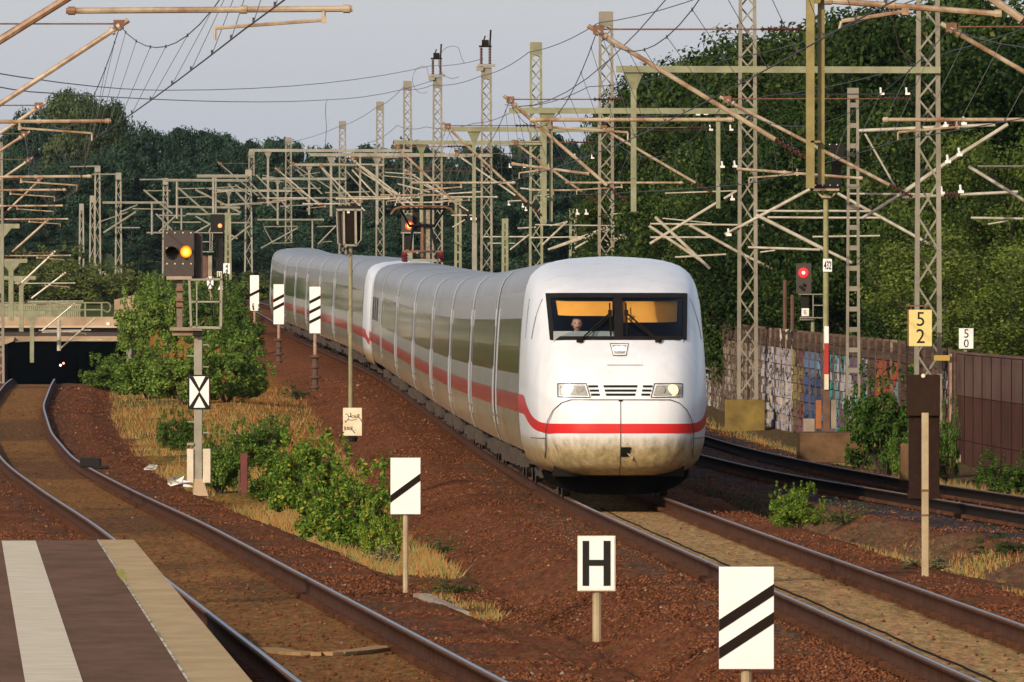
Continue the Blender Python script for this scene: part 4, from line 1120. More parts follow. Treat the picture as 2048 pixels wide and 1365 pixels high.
# ------------------------------------------------------------------ wires
def sag(a, b, s, n=14):
    return [a.lerp(b, i/n) - Vector((0, 0, 4*s*(i/n)*(1-i/n))) for i in range(n+1)]
def overhead(label, sup, name='overhead_line', drops=True, maxdrop=5):
    """sup: list of (Y, tip(x,z), contact(x,z))"""
    root = empty(name, (sup[0][1][0], sup[0][0], sup[0][1][1]), label, 'overhead wire', 'overhead contact lines'); off = Vector(root.location)
    cw = MB(); mw = MB(); dl = []
    for k, (p, q) in enumerate(zip(sup[:-1], sup[1:])):
        A = Vector((p[1][0], p[0], p[1][1])); B = Vector((q[1][0], q[0], q[1][1])); C = Vector((p[2][0], p[0], p[2][1])); E = Vector((q[2][0], q[0], q[2][1]))
        rr = 1 if p[0] < 300 else .8
        m = sag(A, B, .95); c = sag(C, E, .03, 6); mw.path(m, .0075*rr, 5); cw.path(c, .0085*rr, 5)
        if drops and k < maxdrop:
            for f in (.05, .14, .25, .36, .5, .64, .75, .86, .95):
                t = A.lerp(B, f) - Vector((0,0,4*.95*f*(1-f))); u = C.lerp(E, f) - Vector((0,0,4*.03*f*(1-f))); dl.append((t, u))
    o = cw.build('contact_wire', M['wire'], root); o.location = -off
    o = mw.build('messenger_wire', M['wire'], root); o.location = -off
    for t, u in dl:
        q = MB(); q.tube(t, u, .0045, 5); q.box(t, (.022,.03,.045)); q.box(u + Vector((0,0,.025)), (.02,.03,.05))
        o = q.build('dropper', M['wire'], root); o.location = -off
ks = [121] + [m[0] for m in MASTS if m[0] <= 664]
overhead('contact wire over the main track, running above the train roof', [(55, (4.6, 6.6), (4.4, 5.5))] + [(k, MI[k]['tip1'], MI[k]['c1']) for k in ks])
overhead('contact wire over the track beside the graffiti wall', [(121, (9.4, 7.2), (9.6, 5.5))] + [(k, MI[k]['tip2'], MI[k]['c2']) for k in ks[1:]], maxdrop=4)
overhead('contact wire over the platform track, its droppers fanning out against the pale sky', [(55, (1.0, 7.0), (.9, 5.5))] + [(k, MI[('L', k)]['tip'], MI[('L', k)]['c']) for k in (123,193,264,334,405,475,546,616)])
def line_thing(label, pts, r=.011, name='feeder_wire', group='feeder wires against the sky'):
    mb = MB(); mb.path(pts, r, 5); o = mb.build(name, M['wire']); tag(o, label, 'wire', group); return o
# return wires from mast top to mast top
for k, (dz, dx, lb) in enumerate(((-.35, -.25, 'wire clamped to the very tops of the lattice masts'), (-2.35, -.55, 'wire running just under the tops of the lattice masts'), (-3.3, .5, 'lowest of the wires strung along the lattice masts'))):
    pts = []; ys = [m[0] for m in MASTS[1:]]
    first = Vector((PX(2300, 188) + dx, 188, MI[258]['top'] + dz - .1)); prev = first
    for y in ys:
        p = Vector((MI[y]['xm'] + dx, y, MI[y]['top'] + dz)); pts += sag(prev, p, .15, 6)[:-1]; prev = p
    pts.append(prev); line_thing(lb, pts, .014 if k == 0 else .013)
line_thing('upper long cross wire sagging over the far trees at the left', sag(P(-60, 138, 230), P(330, 181, 400), .1, 6)[:-1] + sag(P(330, 181, 400), P(862, 132, 596), .3, 8)[:-1] + sag(P(862, 132, 596), P(966, 118, 528), .1, 4), .013)
line_thing('lower long cross wire with splice clamps over the far trees', sag(P(-60, 162, 230), P(60, 184, 264), .02, 3)[:-1] + sag(P(60, 184, 264), P(655, 200, 560), .15, 8)[:-1] + sag(P(655, 200, 560), P(870, 160, 596), .2, 6), .013)
line_thing('loose jumper loop dropping from the wire splice', [P(655,200,560), P(652,206,560), P(651,225,560), P(653,255,560), P(651,285,560), P(650,300,560)], .012)
for (cx, cy, w_, hh, Zc, lb) in ((905,125,28,36,528,'thin jumper loop beside the taller insulator crowned mast'), (845,160,20,30,596,'thin jumper loop beside the lower insulator crowned mast')):
    line_thing(lb, [P(cx + w_*math.cos(t), cy - hh*math.sin(t)*.9 + (18 if math.cos(t) > .5 else 0), Zc) for t in np.linspace(.5, 5.2, 16)], .010)
line_thing('dark wire splitting off across the sky at the upper right', sag(P(1340, -10, 200), P(1010, 210, 330), .6, 8), .010)

# ------------------------------------------------------------------ suburban line behind the wall: ladder masts and pale cantilevers
def ladder(px, ytop, ybot, Z, wpx, label, base=None, mat=None):
    s = F / Z; h = (ybot-ytop)/s
    mb = ladder_mast(h, wpx/s, wpx*.72/s, 37/s if px == 1698 else 34/s*wpx/20, 5.5/s)
    o = mb.build('ladder_mast', mat or M['galv_green']); o.location = (PX(px, Z), Z, PZ(ybot, Z)); tag(o, label, 'catenary mast', 'ladder shaped masts'); return o
ladder(1706, 182, 820, 262, 24, 'tall ladder shaped mast in front of the graffiti wall', mat=M['mast'])
ladder(1433, 322, 760, 400, 21, 'ladder shaped mast rising just behind the right shoulder of the train')
ladder(1940, 541, 760, 300, 16, 'short ladder shaped mast above the white 50 board')
ladder(1752, 640, 760, 330, 14, 'tiny ladder mast top peeping over the graffiti wall')
ladder(1453, 440, 760, 440, 13, 'slim ladder mast tight behind the broader one beside the train')
ladder(1262, 377, 760, 420, 18, 'ladder shaped mast under the end of the hanging green post')
ladder(1146, 420, 700, 520, 13, 'ladder mast with white insulators left of the hanging green post')
ladder(1010, 440, 700, 560, 10, 'small ladder mast beside the greenish lattice mast')
ladder(916, 395, 690, 600, 11, 'ladder mast right of the orange signal, half hidden')
def tubes(label, Z, segs, r=.035, mat=None, ins=(), dark=()):
    root = empty('catenary_cantilever', P(segs[0][0], segs[0][1], Z), label, 'cantilever', 'pale cantilevers of the line behind the wall'); off = Vector(root.location)
    for (a, b, c, d, *rr) in segs:
        q = MB(); q.tube(P(a, b, Z), P(c, d, Z), (rr[0] if rr else 1)*r, 7); o = q.build('cantilever_tube', mat or M['tube_new'], root); o.location = -off
    for (a, b) in ins:
        q = MB(); p = P(a, b, Z); q.box(p, (.12, .09, .06)); q.tube(p, p + Vector((-.02, 0, .15)), .026, 7); o = q.build('white_insulator', M['insul_white'], root); o.location = -off
    for (a, b, c, d) in dark:
        q = MB(); insulator(q, P(a,b,Z), P(c,d,Z), .07, 5, .04); o = q.build('insulator', M['insul'], root); o.location = -off
tubes('bright cantilever slanting up to the right across the yellow 52 mast', 264, [(1723,438,1806,386,1), (1806,386,1886,331,1.3), (1886,331,2016,249,1.2), (1713,262,1990,250,1.0), (1730,268,1788,370,.6), (1805,396,2036,384,.9), (1694,388,1866,389,.6)], .036, ins=((1896,324),(1919,310),(1892,252),(1928,248),(1884,387),(1922,384)), dark=((1895,253,1925,250),(1887,391,1920,389)))
tubes('cantilever end at the right edge before bright green leaves', 262, [(1937,333,2052,404,1.0), (1955,333,2052,333,.6), (1942,436,2052,438,.7), (1976,449,2016,442,.5)], .036)
tubes('long tube sloping down to the right behind the black topped pole', 276, [(1675,387,1800,456,1), (1800,456,1905,515,1), (1640,422,1735,423,.7), (1620,436,1760,436,.7), (1625,474,1760,472,.6)], .034, ins=((1903,514),))
tubes('cantilever rising to the left foot of the black signal head', 296, [(1450,470,1620,379,1.1), (1512,422,1650,423,.7), (1535,435,1650,436,.7), (1512,430,1648,499,1.2), (1648,499,1704,526,1.0), (1496,495,1640,500,.8), (1520,505,1550,501,.5)], .036, ins=((1458,470),), dark=((1460,466,1478,456),))
tubes('cantilever crossing behind the lattice mast on the yellow block', 334, [(1300,488,1440,402,1.1), (1448,398,1474,382,1.0), (1378,450,1472,502,1.1), (1472,502,1544,538,1.0), (1300,448,1528,451,.7), (1300,475,1422,475,.7), (1310,434,1420,538,1.2), (1298,452,1400,520,1.1), (1350,515,1452,509,.7), (1325,437,1424,447,.5), (1330,387,1472,382,.5)], .036, ins=((1465,399),(1445,334),(1470,333),(1396,229),(1412,228)))
tubes('tangle of pale tubes low behind the train roof', 394, [(1205,498,1322,422,1.1), (1096,500,1215,455,1), (1150,497,1212,461,.9), (1085,490,1135,443,.9), (1105,498,1220,458,.8), (1070,450,1230,452,.6), (1140,477,1310,478,.7), (1180,465,1250,500,.8), (1220,429,1322,421,.5), (1290,447,1330,480,.9), (1270,445,1420,450,.6), (1100,452,1130,445,.6), (1240,470,1300,500,.8), (1060,476,1160,474,.6)], .038, ins=((1155,428),(1173,428),(1292,386)))
tubes('short cantilever hanging right in front of the tunnel mouth', 744, [(190,637,120,698,1.0), (118,640,118,702,2.6), (84,665,160,663,.8), (148,682,205,680,.8), (30,684,80,682,.8)], .05)
tubes('faint far tubes left of the greenish lattice mast', 560, [(962,474,1055,474,.8), (975,487,1030,487,.6), (1020,500,1058,470,.9), (1015,403,1052,401,.7), (1035,457,1072,455,.8), (905,455,930,440,.8), (895,388,965,384,.9), (903,431,950,431,.8), (1040,377,1090,381,.9)], .040, ins=((1018,410),(1046,414),(1052,421)))

# ------------------------------------------------------------------ far left masts and gantries
FL = [(163, 408, 560, 9, 'slim far lattice mast, first from the left over the green bank'), (185, 392, 552, 11, 'far lattice mast overlapping its taller neighbour over the green bank'), (195, 332, 556, 12, 'tallest far lattice mast above the green bank at the left'), (237, 346, 566, 12, 'far lattice mast standing apart right of the small 11 board'), (331, 357, 560, 11, 'far lattice mast partly covered by the yellow lit signal'), (497, 340, 545, 14, 'far lattice mast doubled behind the most distant one')]
FLM = {}
for px, yt, yb, wpx, lb in FL:
    Z = 830.0; s = F/Z; h = (yb-yt)/s
    root = empty('catenary_mast', (PX(px, Z), Z, PZ(yb, Z)), lb, 'catenary mast', 'masts beyond the bridge')
    lattice(h, wpx/s, wpx*.7/s, .3, .11, .8).build('lattice_mast', M['galv'], root); FLM[px] = root
def segs_on(root, Z, segs, name, mat, r):
    off = Vector(root.location)
    for (a, b, c, d, *rr) in segs:
        q = MB(); q.tube(P(a,b,Z), P(c,d,Z), r*(rr[0] if rr else 1), 6); o = q.build(name, mat, root); o.location = -off
segs_on(FLM[195], 829, [(140,334,195,333,.8)], 'cross_arm', M['galv'], .06)
segs_on(FLM[237], 829, [(184,349,237,349,.8), (205,406,332,406,1.6), (304,406,304,470,1.4), (207,466,272,424,1.2), (240,425,275,410,.8), (272,418,330,419,.8), (230,456,280,456,.8), (197,445,255,425,.7)], 'gantry_bar', M['galv'], .055)
segs_on(FLM[331], 829, [(279,360,331,359,.9), (331,361,496,362,1.8), (354,364,354,438,1.6), (287,380,345,428,1.2), (292,382,342,382,.7), (356,376,416,428,1.2), (361,378,410,377,.7), (335,414,480,416,1.5), (318,464,356,428,1.1), (312,428,344,460,1.1), (293,466,330,466,1.1), (345,445,402,445,.9), (363,417,363,460,1.2), (356,396,415,394,.7), (265,418,330,419,.8), (318,431,372,432,.8)], 'gantry_bar', M['galv'], .055)
segs_on(FLM[497], 829, [(394,353,496,353,2.2), (427,354,427,428,1.8), (432,356,432,428,1.2), (391,380,482,426,1.3), (372,429,480,429,1.4), (418,466,424,448,1), (390,466,422,448,1.1), (391,433,420,449,1.1), (448,463,475,478,1.1), (462,481,500,452,1.1), (462,446,500,446,.9), (412,377,470,374,.6), (456,368,494,406,1.2), (470,370,500,390,1.0), (440,410,525,408,1)], 'gantry_bar', M['galv'], .055)
def gantry(label, Z, segs, mat=M['galv']):
    root = empty('gantry', P(segs[0][0], segs[0][1], Z), label, 'gantry', 'far gantries over the main line'); segs_on(root, Z, segs, 'gantry_bar', mat, .038); return root
gantry('far low gantry bar with a drop post above the train tail', 770, [(515,440,648,440,1.6), (625,442,625,500,1.5), (528,454,596,453,.9), (528,455,546,488,.7), (522,497,596,456,1.3), (545,487,585,486,.7), (634,454,672,453,.9), (636,489,672,452,1.3), (644,485,664,483,.6)])
gantry('weave of sloping tubes over the tail of the train', 700, [(512,350,578,418,1.3), (500,365,556,424,1.2), (457,368,500,415,1.2), (594,340,644,388,1.2), (568,356,625,412,1.3), (596,380,638,406,1.2), (640,332,700,412,1.2), (515,397,655,396,1), (545,401,690,395,1), (455,412,565,402,1), (474,408,560,405,.9), (525,351,570,360,.9), (530,362,568,364,.7), (600,352,640,345,.7), (650,386,740,384,1), (655,398,680,410,.9), (690,340,740,395,1.2), (660,350,690,385,1.1), (560,413,625,410,.8)], M['galv'])
gantry('pale tubes and brackets above the orange lit signal', 640, [(720,330,800,392,1.2), (704,340,760,400,1.2), (755,316,812,316,.7), (770,345,832,350,.7), (768,352,830,358,.6), (795,368,860,385,1), (830,360,900,398,1), (760,398,840,395,1.2), (836,388,880,392,1), (880,398,940,395,.8), (860,405,925,400,1), (800,385,790,412,.8), (815,402,836,418,.9)], M['tube_new'])
# ------------------------------------------------------------------ boards and signals
def board(root, px0, py0, px1, py1, Z, mat, thick=.03, name='board', yo=0.0):
    a = P(px0, py1, Z); b = P(px1, py0, Z); mb = MB(); mb.box2((a.x, Z+yo, a.z), (b.x, Z+yo+thick, b.z))
    o = mb.build(name, mat, root, bevel=.004); o.location = -Vector(root.location); return o
def poly_on(root, polys, Z, mat, name, yo=-.004):
    mb = MB()
    for pl in polys:
        mb.prism([(PX(x, Z), PZ(y, Z)) for x, y in pl], Z+yo, Z+yo+.003)
    o = mb.build(name, mat, root); o.location = -Vector(root.location); return o
def poleat(root, px, py0, py1, Z, wpx, mat, name='pole', yo=.05, n=10, taper=1.0):
    r = wpx/2/F*Z; mb = MB(); mb.tube(P(px, py1, Z) + Vector((0, yo+r, 0)), P(px, py0, Z) + Vector((0, yo+r, 0)), r, n, 0, r*taper)
    o = mb.build(name, mat, root, smooth=False); o.location = -Vector(root.location); return o
def boxat(root, px0, py0, px1, py1, Z, dep, mat, name, yo=0.0, bevel=.006):
    a = P(px0, py1, Z); b = P(px1, py0, Z); mb = MB(); mb.box2((a.x, Z+yo, a.z), (b.x, Z+yo+dep, b.z))
    o = mb.build(name, mat, root, bevel=bevel); o.location = -Vector(root.location); return o
def lettering(root, txt, px, py, hpx, Z, mat, sx=1.0, yo=-.006, bold=0.02, name='lettering'):
    vs, fs = text_mesh(txt, hpx/F*Z, sx, bold); c = P(px, py, Z); mb = MB(); mb.add([v + Vector((c.x, Z+yo, c.z)) for v in vs], fs)
    o = mb.build(name, mat, root); o.location = -Vector(root.location); return o

def distance_board(px0, py0, px1, py1, pyb, Z, stripes, label, postw=8, rings=False, bandh=None):
    cx = (px0+px1)/2; gx = PX(cx, Z); zb = min(PZ(pyb, Z), 99)
    root = empty('distance_board', (gx, Z, zb), label, 'distance board', 'striped distance boards')
    board(root, px0, py0, px1, py1, Z, M['white'])
    poly_on(root, [[(px0, yl + bandh), (px1, yr + bandh), (px1, yr), (px0, yl)] for yl, yr in stripes], Z, M['brown_black'], 'stripe')
    poleat(root, cx, py0 + (py1-py0)*.3, pyb, Z, postw, M['postrust'] if rings else M['post'], 'post', .03)
    if rings:
        mb = MB(); s = F/Z; c = P(cx, py1, Z); r = .10
        for k, f in enumerate((.42, .60, .78, .95)):
            z = PZ(py1 + (pyb-py1)*f, Z); mb.lathe((gx, Z+.1, z), [(r*1.0, -.03), (r*(1.9 if k % 2 == 0 else 1.4), 0), (r*(1.9 if k % 2 == 0 else 1.4), .05), (r*.9, .08)], 'z', 12)
        z0_ = PZ(pyb, Z); mb.tube((gx, Z+.1, z0_), (gx, Z+.1, PZ(py1 + (pyb-py1)*.42, Z)), .095, 10)
        o = mb.build('concrete_foot', pm('brown_foot', (.11,.06,.04), (.07,.04,.03), 6, .9), root); o.location = -Vector(root.location)
    return root
distance_board(781, 916, 841, 1029, 1186, 131, [(991, 947)], 'white board with one diagonal stripe on a tan post beside the bushes', 11, bandh=15)
distance_board(1438, 1134, 1548, 1339, 1480, 74, [(1240, 1168), (1296, 1224)], 'large white board with two diagonal stripes, nearest to the camera', 22, bandh=23)
distance_board(500, 551, 518, 622, 690, 540, [(588, 579)], 'tall narrow board with one stripe, farthest up the slope', 5, True, bandh=6)
distance_board(547, 569, 568, 649, 727, 470, [(599, 588), (615, 604)], 'tall narrow board with two stripes, between the other two by the train', 6, True, bandh=6.5)
distance_board(619, 574, 641, 667, 782, 398, [(602, 591), (622, 611), (642, 631)], 'tall narrow board with three stripes beside the train', 7, True, bandh=6.5)

def hboard():
    Z = 109.0; root = empty('stop_sign', P(1193, 1280, Z), 'small white board with a black letter H on a short tan post', 'stop board')
    board(root, 1155, 1072, 1231, 1183, Z, M['cream']); board(root, 1157, 1074, 1229, 1181, Z, M['white'], .02, 'face', -.006)
    poly_on(root, [[(1165,1172),(1178,1172),(1178,1082),(1165,1082)], [(1207,1172),(1221,1172),(1221,1082),(1207,1082)], [(1178,1132),(1207,1132),(1207,1120),(1178,1120)]], Z, M['black'], 'letter_h', -.012)
    poleat(root, 1194, 1100, 1284, Z, 18, M['post'], 'post', .03)
hboard()

def xboard(root, px0, py0, px1, py1, Z):
    board(root, px0, py0, px1, py1, Z, M['black'], .03, 'cross_board'); board(root, px0+3*(px1-px0)/44, py0+3*(px1-px0)/44, px1-3*(px1-px0)/44, py1-3*(px1-px0)/44, Z, M['white'], .02, 'board_face', -.006)
    w_ = (px1-px0); t = w_*.11; m = (py0+py1)/2; cx = (px0+px1)/2; a, b, c, d = px0+w_*.07, py0+w_*.07, px1-w_*.07, py1-w_*.07
    poly_on(root, [[(cx, m+1), (cx, m-t*1.6), (a+t*1.5, b), (a, b), (a, b+t*.6)], [(cx, m+1), (c, b+t*.6), (c, b), (c-t*1.5, b), (cx, m-t*1.6)], [(a, d-t*.6), (a, d), (a+t*1.5, d), (cx, m+t*1.6), (cx, m-1)], [(c, d-t*.6), (cx, m-1), (cx, m+t*1.6), (c-t*1.5, d), (c, d)]], Z, M['black'], 'cross', -.012)

def yellow_signal():
    Z = 219.0; root = empty('railway_signal', P(396, 990, Z), 'signal mast with glowing yellow lamp and a white crossed board below', 'railway signal', 'colour light signals'); off = -Vector(root.location)
    boxat(root, 328, 461, 388, 553, Z, .22, M['sigdark'], 'signal_screen', 0); boxat(root, 389, 466, 404, 562, Z, .3, M['sigdark'], 'screen_side', .25)
    mb = MB()
    for (x, y) in [(334+16*k, 466) for k in range(4)] + [(334+16*k, 528) for k in range(4)] + [(334, 497)]:
        mb.lathe(P(x, y, Z) + Vector((0,-.01,0)), [(.012,-.008),(.016,.01)], 'y', 8)
    o = mb.build('screen_bolts', M['cream'], root); o.location = off; o['kind'] = 'stuff'
    mb = MB(); c = P(344, 508, Z); mb.lathe(c + Vector((0, 0, 0)), [(.105,.0),(.10,-.02),(.02,-.022)], 'y', 20); o = mb.build('dark_lens', M['black'], root); o.location = off
    for cx, nm in ((344, 'hood'), (372, 'hood')):
        mb = MB(); c = P(cx, 506, Z); n = 16; vs = []
        for k in range(n+1):
            t = math.pi*(-.02 + 1.04*k/n); x, z = .112*math.cos(t), .112*math.sin(t); vs += [(c.x+x, Z, c.z+z), (c.x+x, Z-.30, c.z+z+.0)]
        mb.add(vs, [(2*k, 2*k+1, 2*k+3, 2*k+2) for k in range(n)]); o = mb.build(nm, M['black'], root); o.location = off
    m, nt, bs = newmat('amber_lens'); tc = nt.nodes.new('ShaderNodeTexCoord'); tc.name = 'TC'
    mp = nt.nodes.new('ShaderNodeMapping'); nt.links.new(tc.outputs['Generated'], mp.inputs[0]); mp.inputs['Location'].default_value = (-.5,0,-.5); mp.inputs['Scale'].default_value = (1,0,1)
    ln = nt.nodes.new('ShaderNodeVectorMath'); ln.operation = 'LENGTH'; nt.links.new(mp.outputs[0], ln.inputs[0])
    col = ramp(nt, ln.outputs['Value'], [(.0, (1,.92,.30)), (.22, (1,.72,.06)), (.36, (1,.40,.02)), (.5, (.75,.10,.01))])
    nt.links.new(col, bs.inputs['Emission Color']); bs.inputs['Emission Strength'].default_value = 1.6; nt.links.new(col, bs.inputs['Base Color'])
    mb = MB(); c = P(372, 504, Z); mb.lathe(c, [(.105,.0),(.10,-.03),(.06,-.055),(.01,-.06)], 'y', 24); o = mb.build('amber_lamp', m, root, smooth=True); o.location = off
    boxat(root, 333, 553, 384, 560, Z, .3, M['concrete'], 'screen_shelf', -.05)
    boxat(root, 353, 560, 365, 655, Z, .10, pm('brown_mast', (.20,.14,.10), (.12,.08,.06), 6, .7), 'upper_mast', .1)
    mb = MB()
    for y in (580, 600, 612): mb.box(P(359, y, Z) + Vector((0, .1, 0)), (.13, .14, .045))
    o = mb.build('mast_clamp', M['rusty'], root); o.location = off
    # platform and guard frame
    boxat(root, 340, 655, 405, 662, Z, .7, M['concrete'], 'platform', -.2); boxat(root, 345, 662, 386, 672, Z, .5, pm('box_tan', (.33,.25,.15), (.2,.14,.09), 5, .8), 'bracket', -.1)
    boxat(root, 386, 657, 404, 672, Z, .3, M['black'], 'junction_box', -.15)
    mb = MB(); fr = [((379,560),(445,559),4),((379,560),(383,655),4.5),((443,559),(442,655),5),((383,655),(443,656),5),((383,604),(442,604),3),((394,565),(394,655),2.6)]
    for (a, b, t) in fr: mb.bar(P(*a, Z) - Vector((0,.2,0)), P(*b, Z) - Vector((0,.2,0)), .04, t/F*Z)
    o = mb.build('guard_frame', M['galv'], root); o.location = off
    boxat(root, 388, 670, 404, 990, Z, .14, M['concrete'] if False else M['galv'], 'mast', .02)
    mb = MB()
    for k in range(12): mb.box(P(382 if k % 2 else 410, 690+22*k, Z) + Vector((0,.08,0)), (.13, .05, .022))
    o = mb.build('climbing_step', M['galv'], root); o.location = off
    xboard(root, 376, 750, 421, 819, Z)
    for x0_, x1_ in ((374, 387), (406, 421)):
        boxat(root, x0_, 898, x1_, 966, Z, .2, M['boxcream'], 'relay_box', -.03)
    boxat(root, 374, 886, 388, 891, Z, .2, M['galv'], 'box_lid', -.03)
    mb = MB(); mb.add([(PX(386,Z),Z-.1,PZ(992,Z)),(PX(417,Z),Z-.1,PZ(992,Z)),(PX(417,Z),Z+.3,PZ(992,Z)),(PX(386,Z),Z+.3,PZ(992,Z)),(PX(389,Z),Z,PZ(958,Z)),(PX(406,Z),Z,PZ(958,Z)),(PX(406,Z),Z+.16,PZ(958,Z)),(PX(389,Z),Z+.16,PZ(958,Z))],[(0,1,5,4),(1,2,6,5),(2,3,7,6),(3,0,4,7),(4,5,6,7)])
    o = mb.build('mast_foot', M['concrete_tan'], root); o.location = off
yellow_signal()

def far_signal():
    Z = 600.0; root = empty('railway_signal', P(432, 606, Z), 'far dark signal with small red lamp beside the yellow one', 'railway signal', 'colour light signals'); off = -Vector(root.location)
    boxat(root, 421, 429, 448, 466, Z, .5, M['black'], 'signal_screen'); boxat(root, 431, 466, 445, 560, Z, .6, M['black'], 'mast', .3)
    mb = MB(); mb.lathe(P(440, 452, Z), [(.10,.0),(.08,-.05),(.02,-.06)], 'y', 12); o = mb.build('red_lamp', emat('red_orange_lamp', (1,.16,.05), 3.0), root); o.location = off
    mb = MB()
    for (a, b) in (((389,466),(446,466)),((401,466),(402,504)),((425,466),(424,504)),((401,504),(428,504)),((401,484),(425,484)),((420,466),(420,504))): mb.bar(P(*a, Z) - Vector((0,.2,0)), P(*b, Z) - Vector((0,.2,0)), .06, 2.0/F*Z)
    o = mb.build('guard_frame', M['galv'], root); o.location = off
    boxat(root, 416, 512, 424, 606, Z, .25, M['concrete'], 'mast'); boxat(root, 405, 512, 415, 570, Z, .3, pm('rust_box', (.14,.07,.045), (.09,.05,.035), 3, .8), 'relay_box', .3)
    xboard(root, 412.5, 552, 428, 579, Z)
far_signal()

def screen_back():
    Z = 284.0; root = empty('railway_signal', P(704, 882, Z), 'dark signal screen in a pale frame, its slim pole ending at a scrawled plate', 'railway signal', 'colour light signals'); off = -Vector(root.location)
    boxat(root, 674, 422, 700, 488, Z, .2, M['sigdark'], 'signal_screen', .12); boxat(root, 689, 421, 710, 484, Z, .25, M['brown_black'], 'lamp_case', 0); boxat(root, 708, 422, 722, 488, Z, .2, M['black'], 'screen_side', .14)
    boxat(root, 675, 412, 722, 418, Z, .3, M['black'], 'hood', .1)
    mb = MB()
    for (a, b, t) in (((672,420),(724,420),4),((673,420),(676,489),2.2),((723,420),(722,480),2.2),((687.5,420),(688.5,491),4),((711,420),(712,491),4.5),((688,491),(714,491),4),((722,480),(714,491),1.5),((676,488),(682,489),2)): mb.bar(P(*a,Z)-Vector((0,.03,0)), P(*b,Z)-Vector((0,.03,0)), .05, t/F*Z)
    o = mb.build('screen_frame', M['galv'], root); o.location = off
    boxat(root, 694, 421, 699.5, 427, Z, .02, M['white'], 'small_label', -.02)
    poleat(root, 701, 492, 884, Z, 9, pm('olive_pole', (.26,.24,.13), (.19,.17,.09), 5, .7), 'pole', .06, taper=.85)
    mb = MB(); mb.path([P(682,488,Z), P(682,500,Z), P(686,509,Z), P(694,511,Z), P(699,508,Z)], .012, 6); mb.path([P(690,496,Z), P(695,502,Z), P(699,506,Z)], .02, 6); o = mb.build('cable', M['wire'], root); o.location = off
    boxat(root, 686, 816, 724, 872, Z, .03, M['cream'], 'scrawled_plate', -.06)
    K = M['black']
    lettering(root, 'DöktoR', 706, 833.5, 12, Z, K, .62, -.066, .0, 'scrawl') if False else None
    mb = MB(); 
    def st(pts, w_=1.2):
        mb.path([P(x, y, Z) + Vector((0,-.066,0)) for x, y in pts], w_/2/F*Z, 4)
    st([(691,829),(694,828),(697,833),(697,838),(690,846)]); st([(689,842),(692,843)]); st([(697,834),(701,833)])
    st([(701.5,826),(701.8,835)],1.6); st([(706,831),(702,833.5),(706,836.5)]); st([(707,832),(709.5,832)]); st([(708.2,832),(708.2,836)])
    st([(710.5,832),(713,832),(713,836),(710.5,836),(710.5,832)]); st([(715,837),(715.5,829),(718,829),(718.5,832),(716,833),(722,840),(724,844)],1.5); st([(695,840),(704,841),(713,839)],1.0)
    st([(689.5,853),(690,862)],1.4); st([(693,855),(690,857.5),(693,860)]); st([(694,855),(696.5,855)]); st([(695.2,855),(695.2,860)]); st([(697.5,855.5),(700,855.5),(700,859.5),(697.5,859.5),(697.5,855.5)]); st([(702,861),(702,854),(704.5,854),(704.5,857),(702.5,857.5),(707,863),(710,867)],1.4); st([(710.6,859.6),(711.2,860.4)],1.8)
    o = mb.build('scrawl', K, root); o.location = off
    mb = MB(); mb.lathe((PX(704,Z), Z+.1, PZ(884,Z)), [(.12,0),(.13,.1),(.08,.14)], 'z', 12); o = mb.build('pole_foot', M['black'], root); o.location = off
screen_back()

def orange_signal():
    Z = 470.0; root = empty('railway_signal', P(818, 640, Z), 'dark signal with orange lamp beyond the train roof', 'railway signal', 'colour light signals'); off = -Vector(root.location)
    boxat(root, 803, 431, 825, 465, Z, .4, M['sigdark'], 'signal_screen'); boxat(root, 826, 425, 842, 462, Z, .4, M['black'], 'screen_side', .3); boxat(root, 808, 465, 824, 500, Z, .3, M['black'], 'lower_case', .1)
    mb = MB(); mb.lathe(P(819, 452, Z), [(.10,0),(.08,-.05),(.02,-.06)], 'y', 14); o = mb.build('orange_lamp', emat('orange_lamp', (1,.34,.05), 3.5), root); o.location = off
    mb = MB(); mb.lathe(P(819, 452, Z)+Vector((0,.02,0)), [(.17,0),(.16,-.03)], 'y', 16); o = mb.build('lamp_rim', emat('orange_rim', (.8,.08,.01), .35), root); o.location = off
    mb = MB()
    for (a, b, t) in (((802,466),(842,466),2.4),((826,466),(826,500),2.5),((805,428),(826,428),2)): mb.bar(P(*a,Z)-Vector((0,.05,0)), P(*b,Z)-Vector((0,.05,0)), .06, t/F*Z)
    o = mb.build('screen_frame', M['galv'], root); o.location = off
    boxat(root, 812, 500, 824, 640, Z, .3, M['galv'], 'mast', .1)
    r2 = empty('signal_mast', P(846, 640, 490), 'thick brown rusty mast beside the orange signal', 'mast'); 
    boxat(r2, 841, 286, 847, 515, 490, .14, M['rusty'], 'pole'); boxat(r2, 842, 420, 860, 640, 490, .3, pm('lichen_mast', (.32,.29,.20), (.16,.11,.07), 9, .8), 'mast', .2)
    mb = MB(); mb.lathe((PX(848,490), 490.1, PZ(453,490)), [(.14,0),(.22,.03),(.22,.08),(.14,.1)], 'z', 12); o = mb.build('clamp_ring', M['black'], r2); o.location = -Vector(r2.location)
    r3 = empty('catenary_lamp', P(945, 640, 470), 'small dark lantern case on a grey pole left of the greenish lattice mast', 'lantern')
    boxat(r3, 938, 432, 958, 446, 470, .3, M['black'], 'lamp_case'); boxat(r3, 944, 446, 954, 640, 470, .2, M['galv'], 'pole'); 
    mb = MB(); 
    for d in (943, 951): mb.box(P(d, 438, 470) - Vector((0,.02,0)), (.08,.04,.09))
    o = mb.build('white_insulator', M['insul_white'], r3); o.location = -Vector(r3.location)
orange_signal()

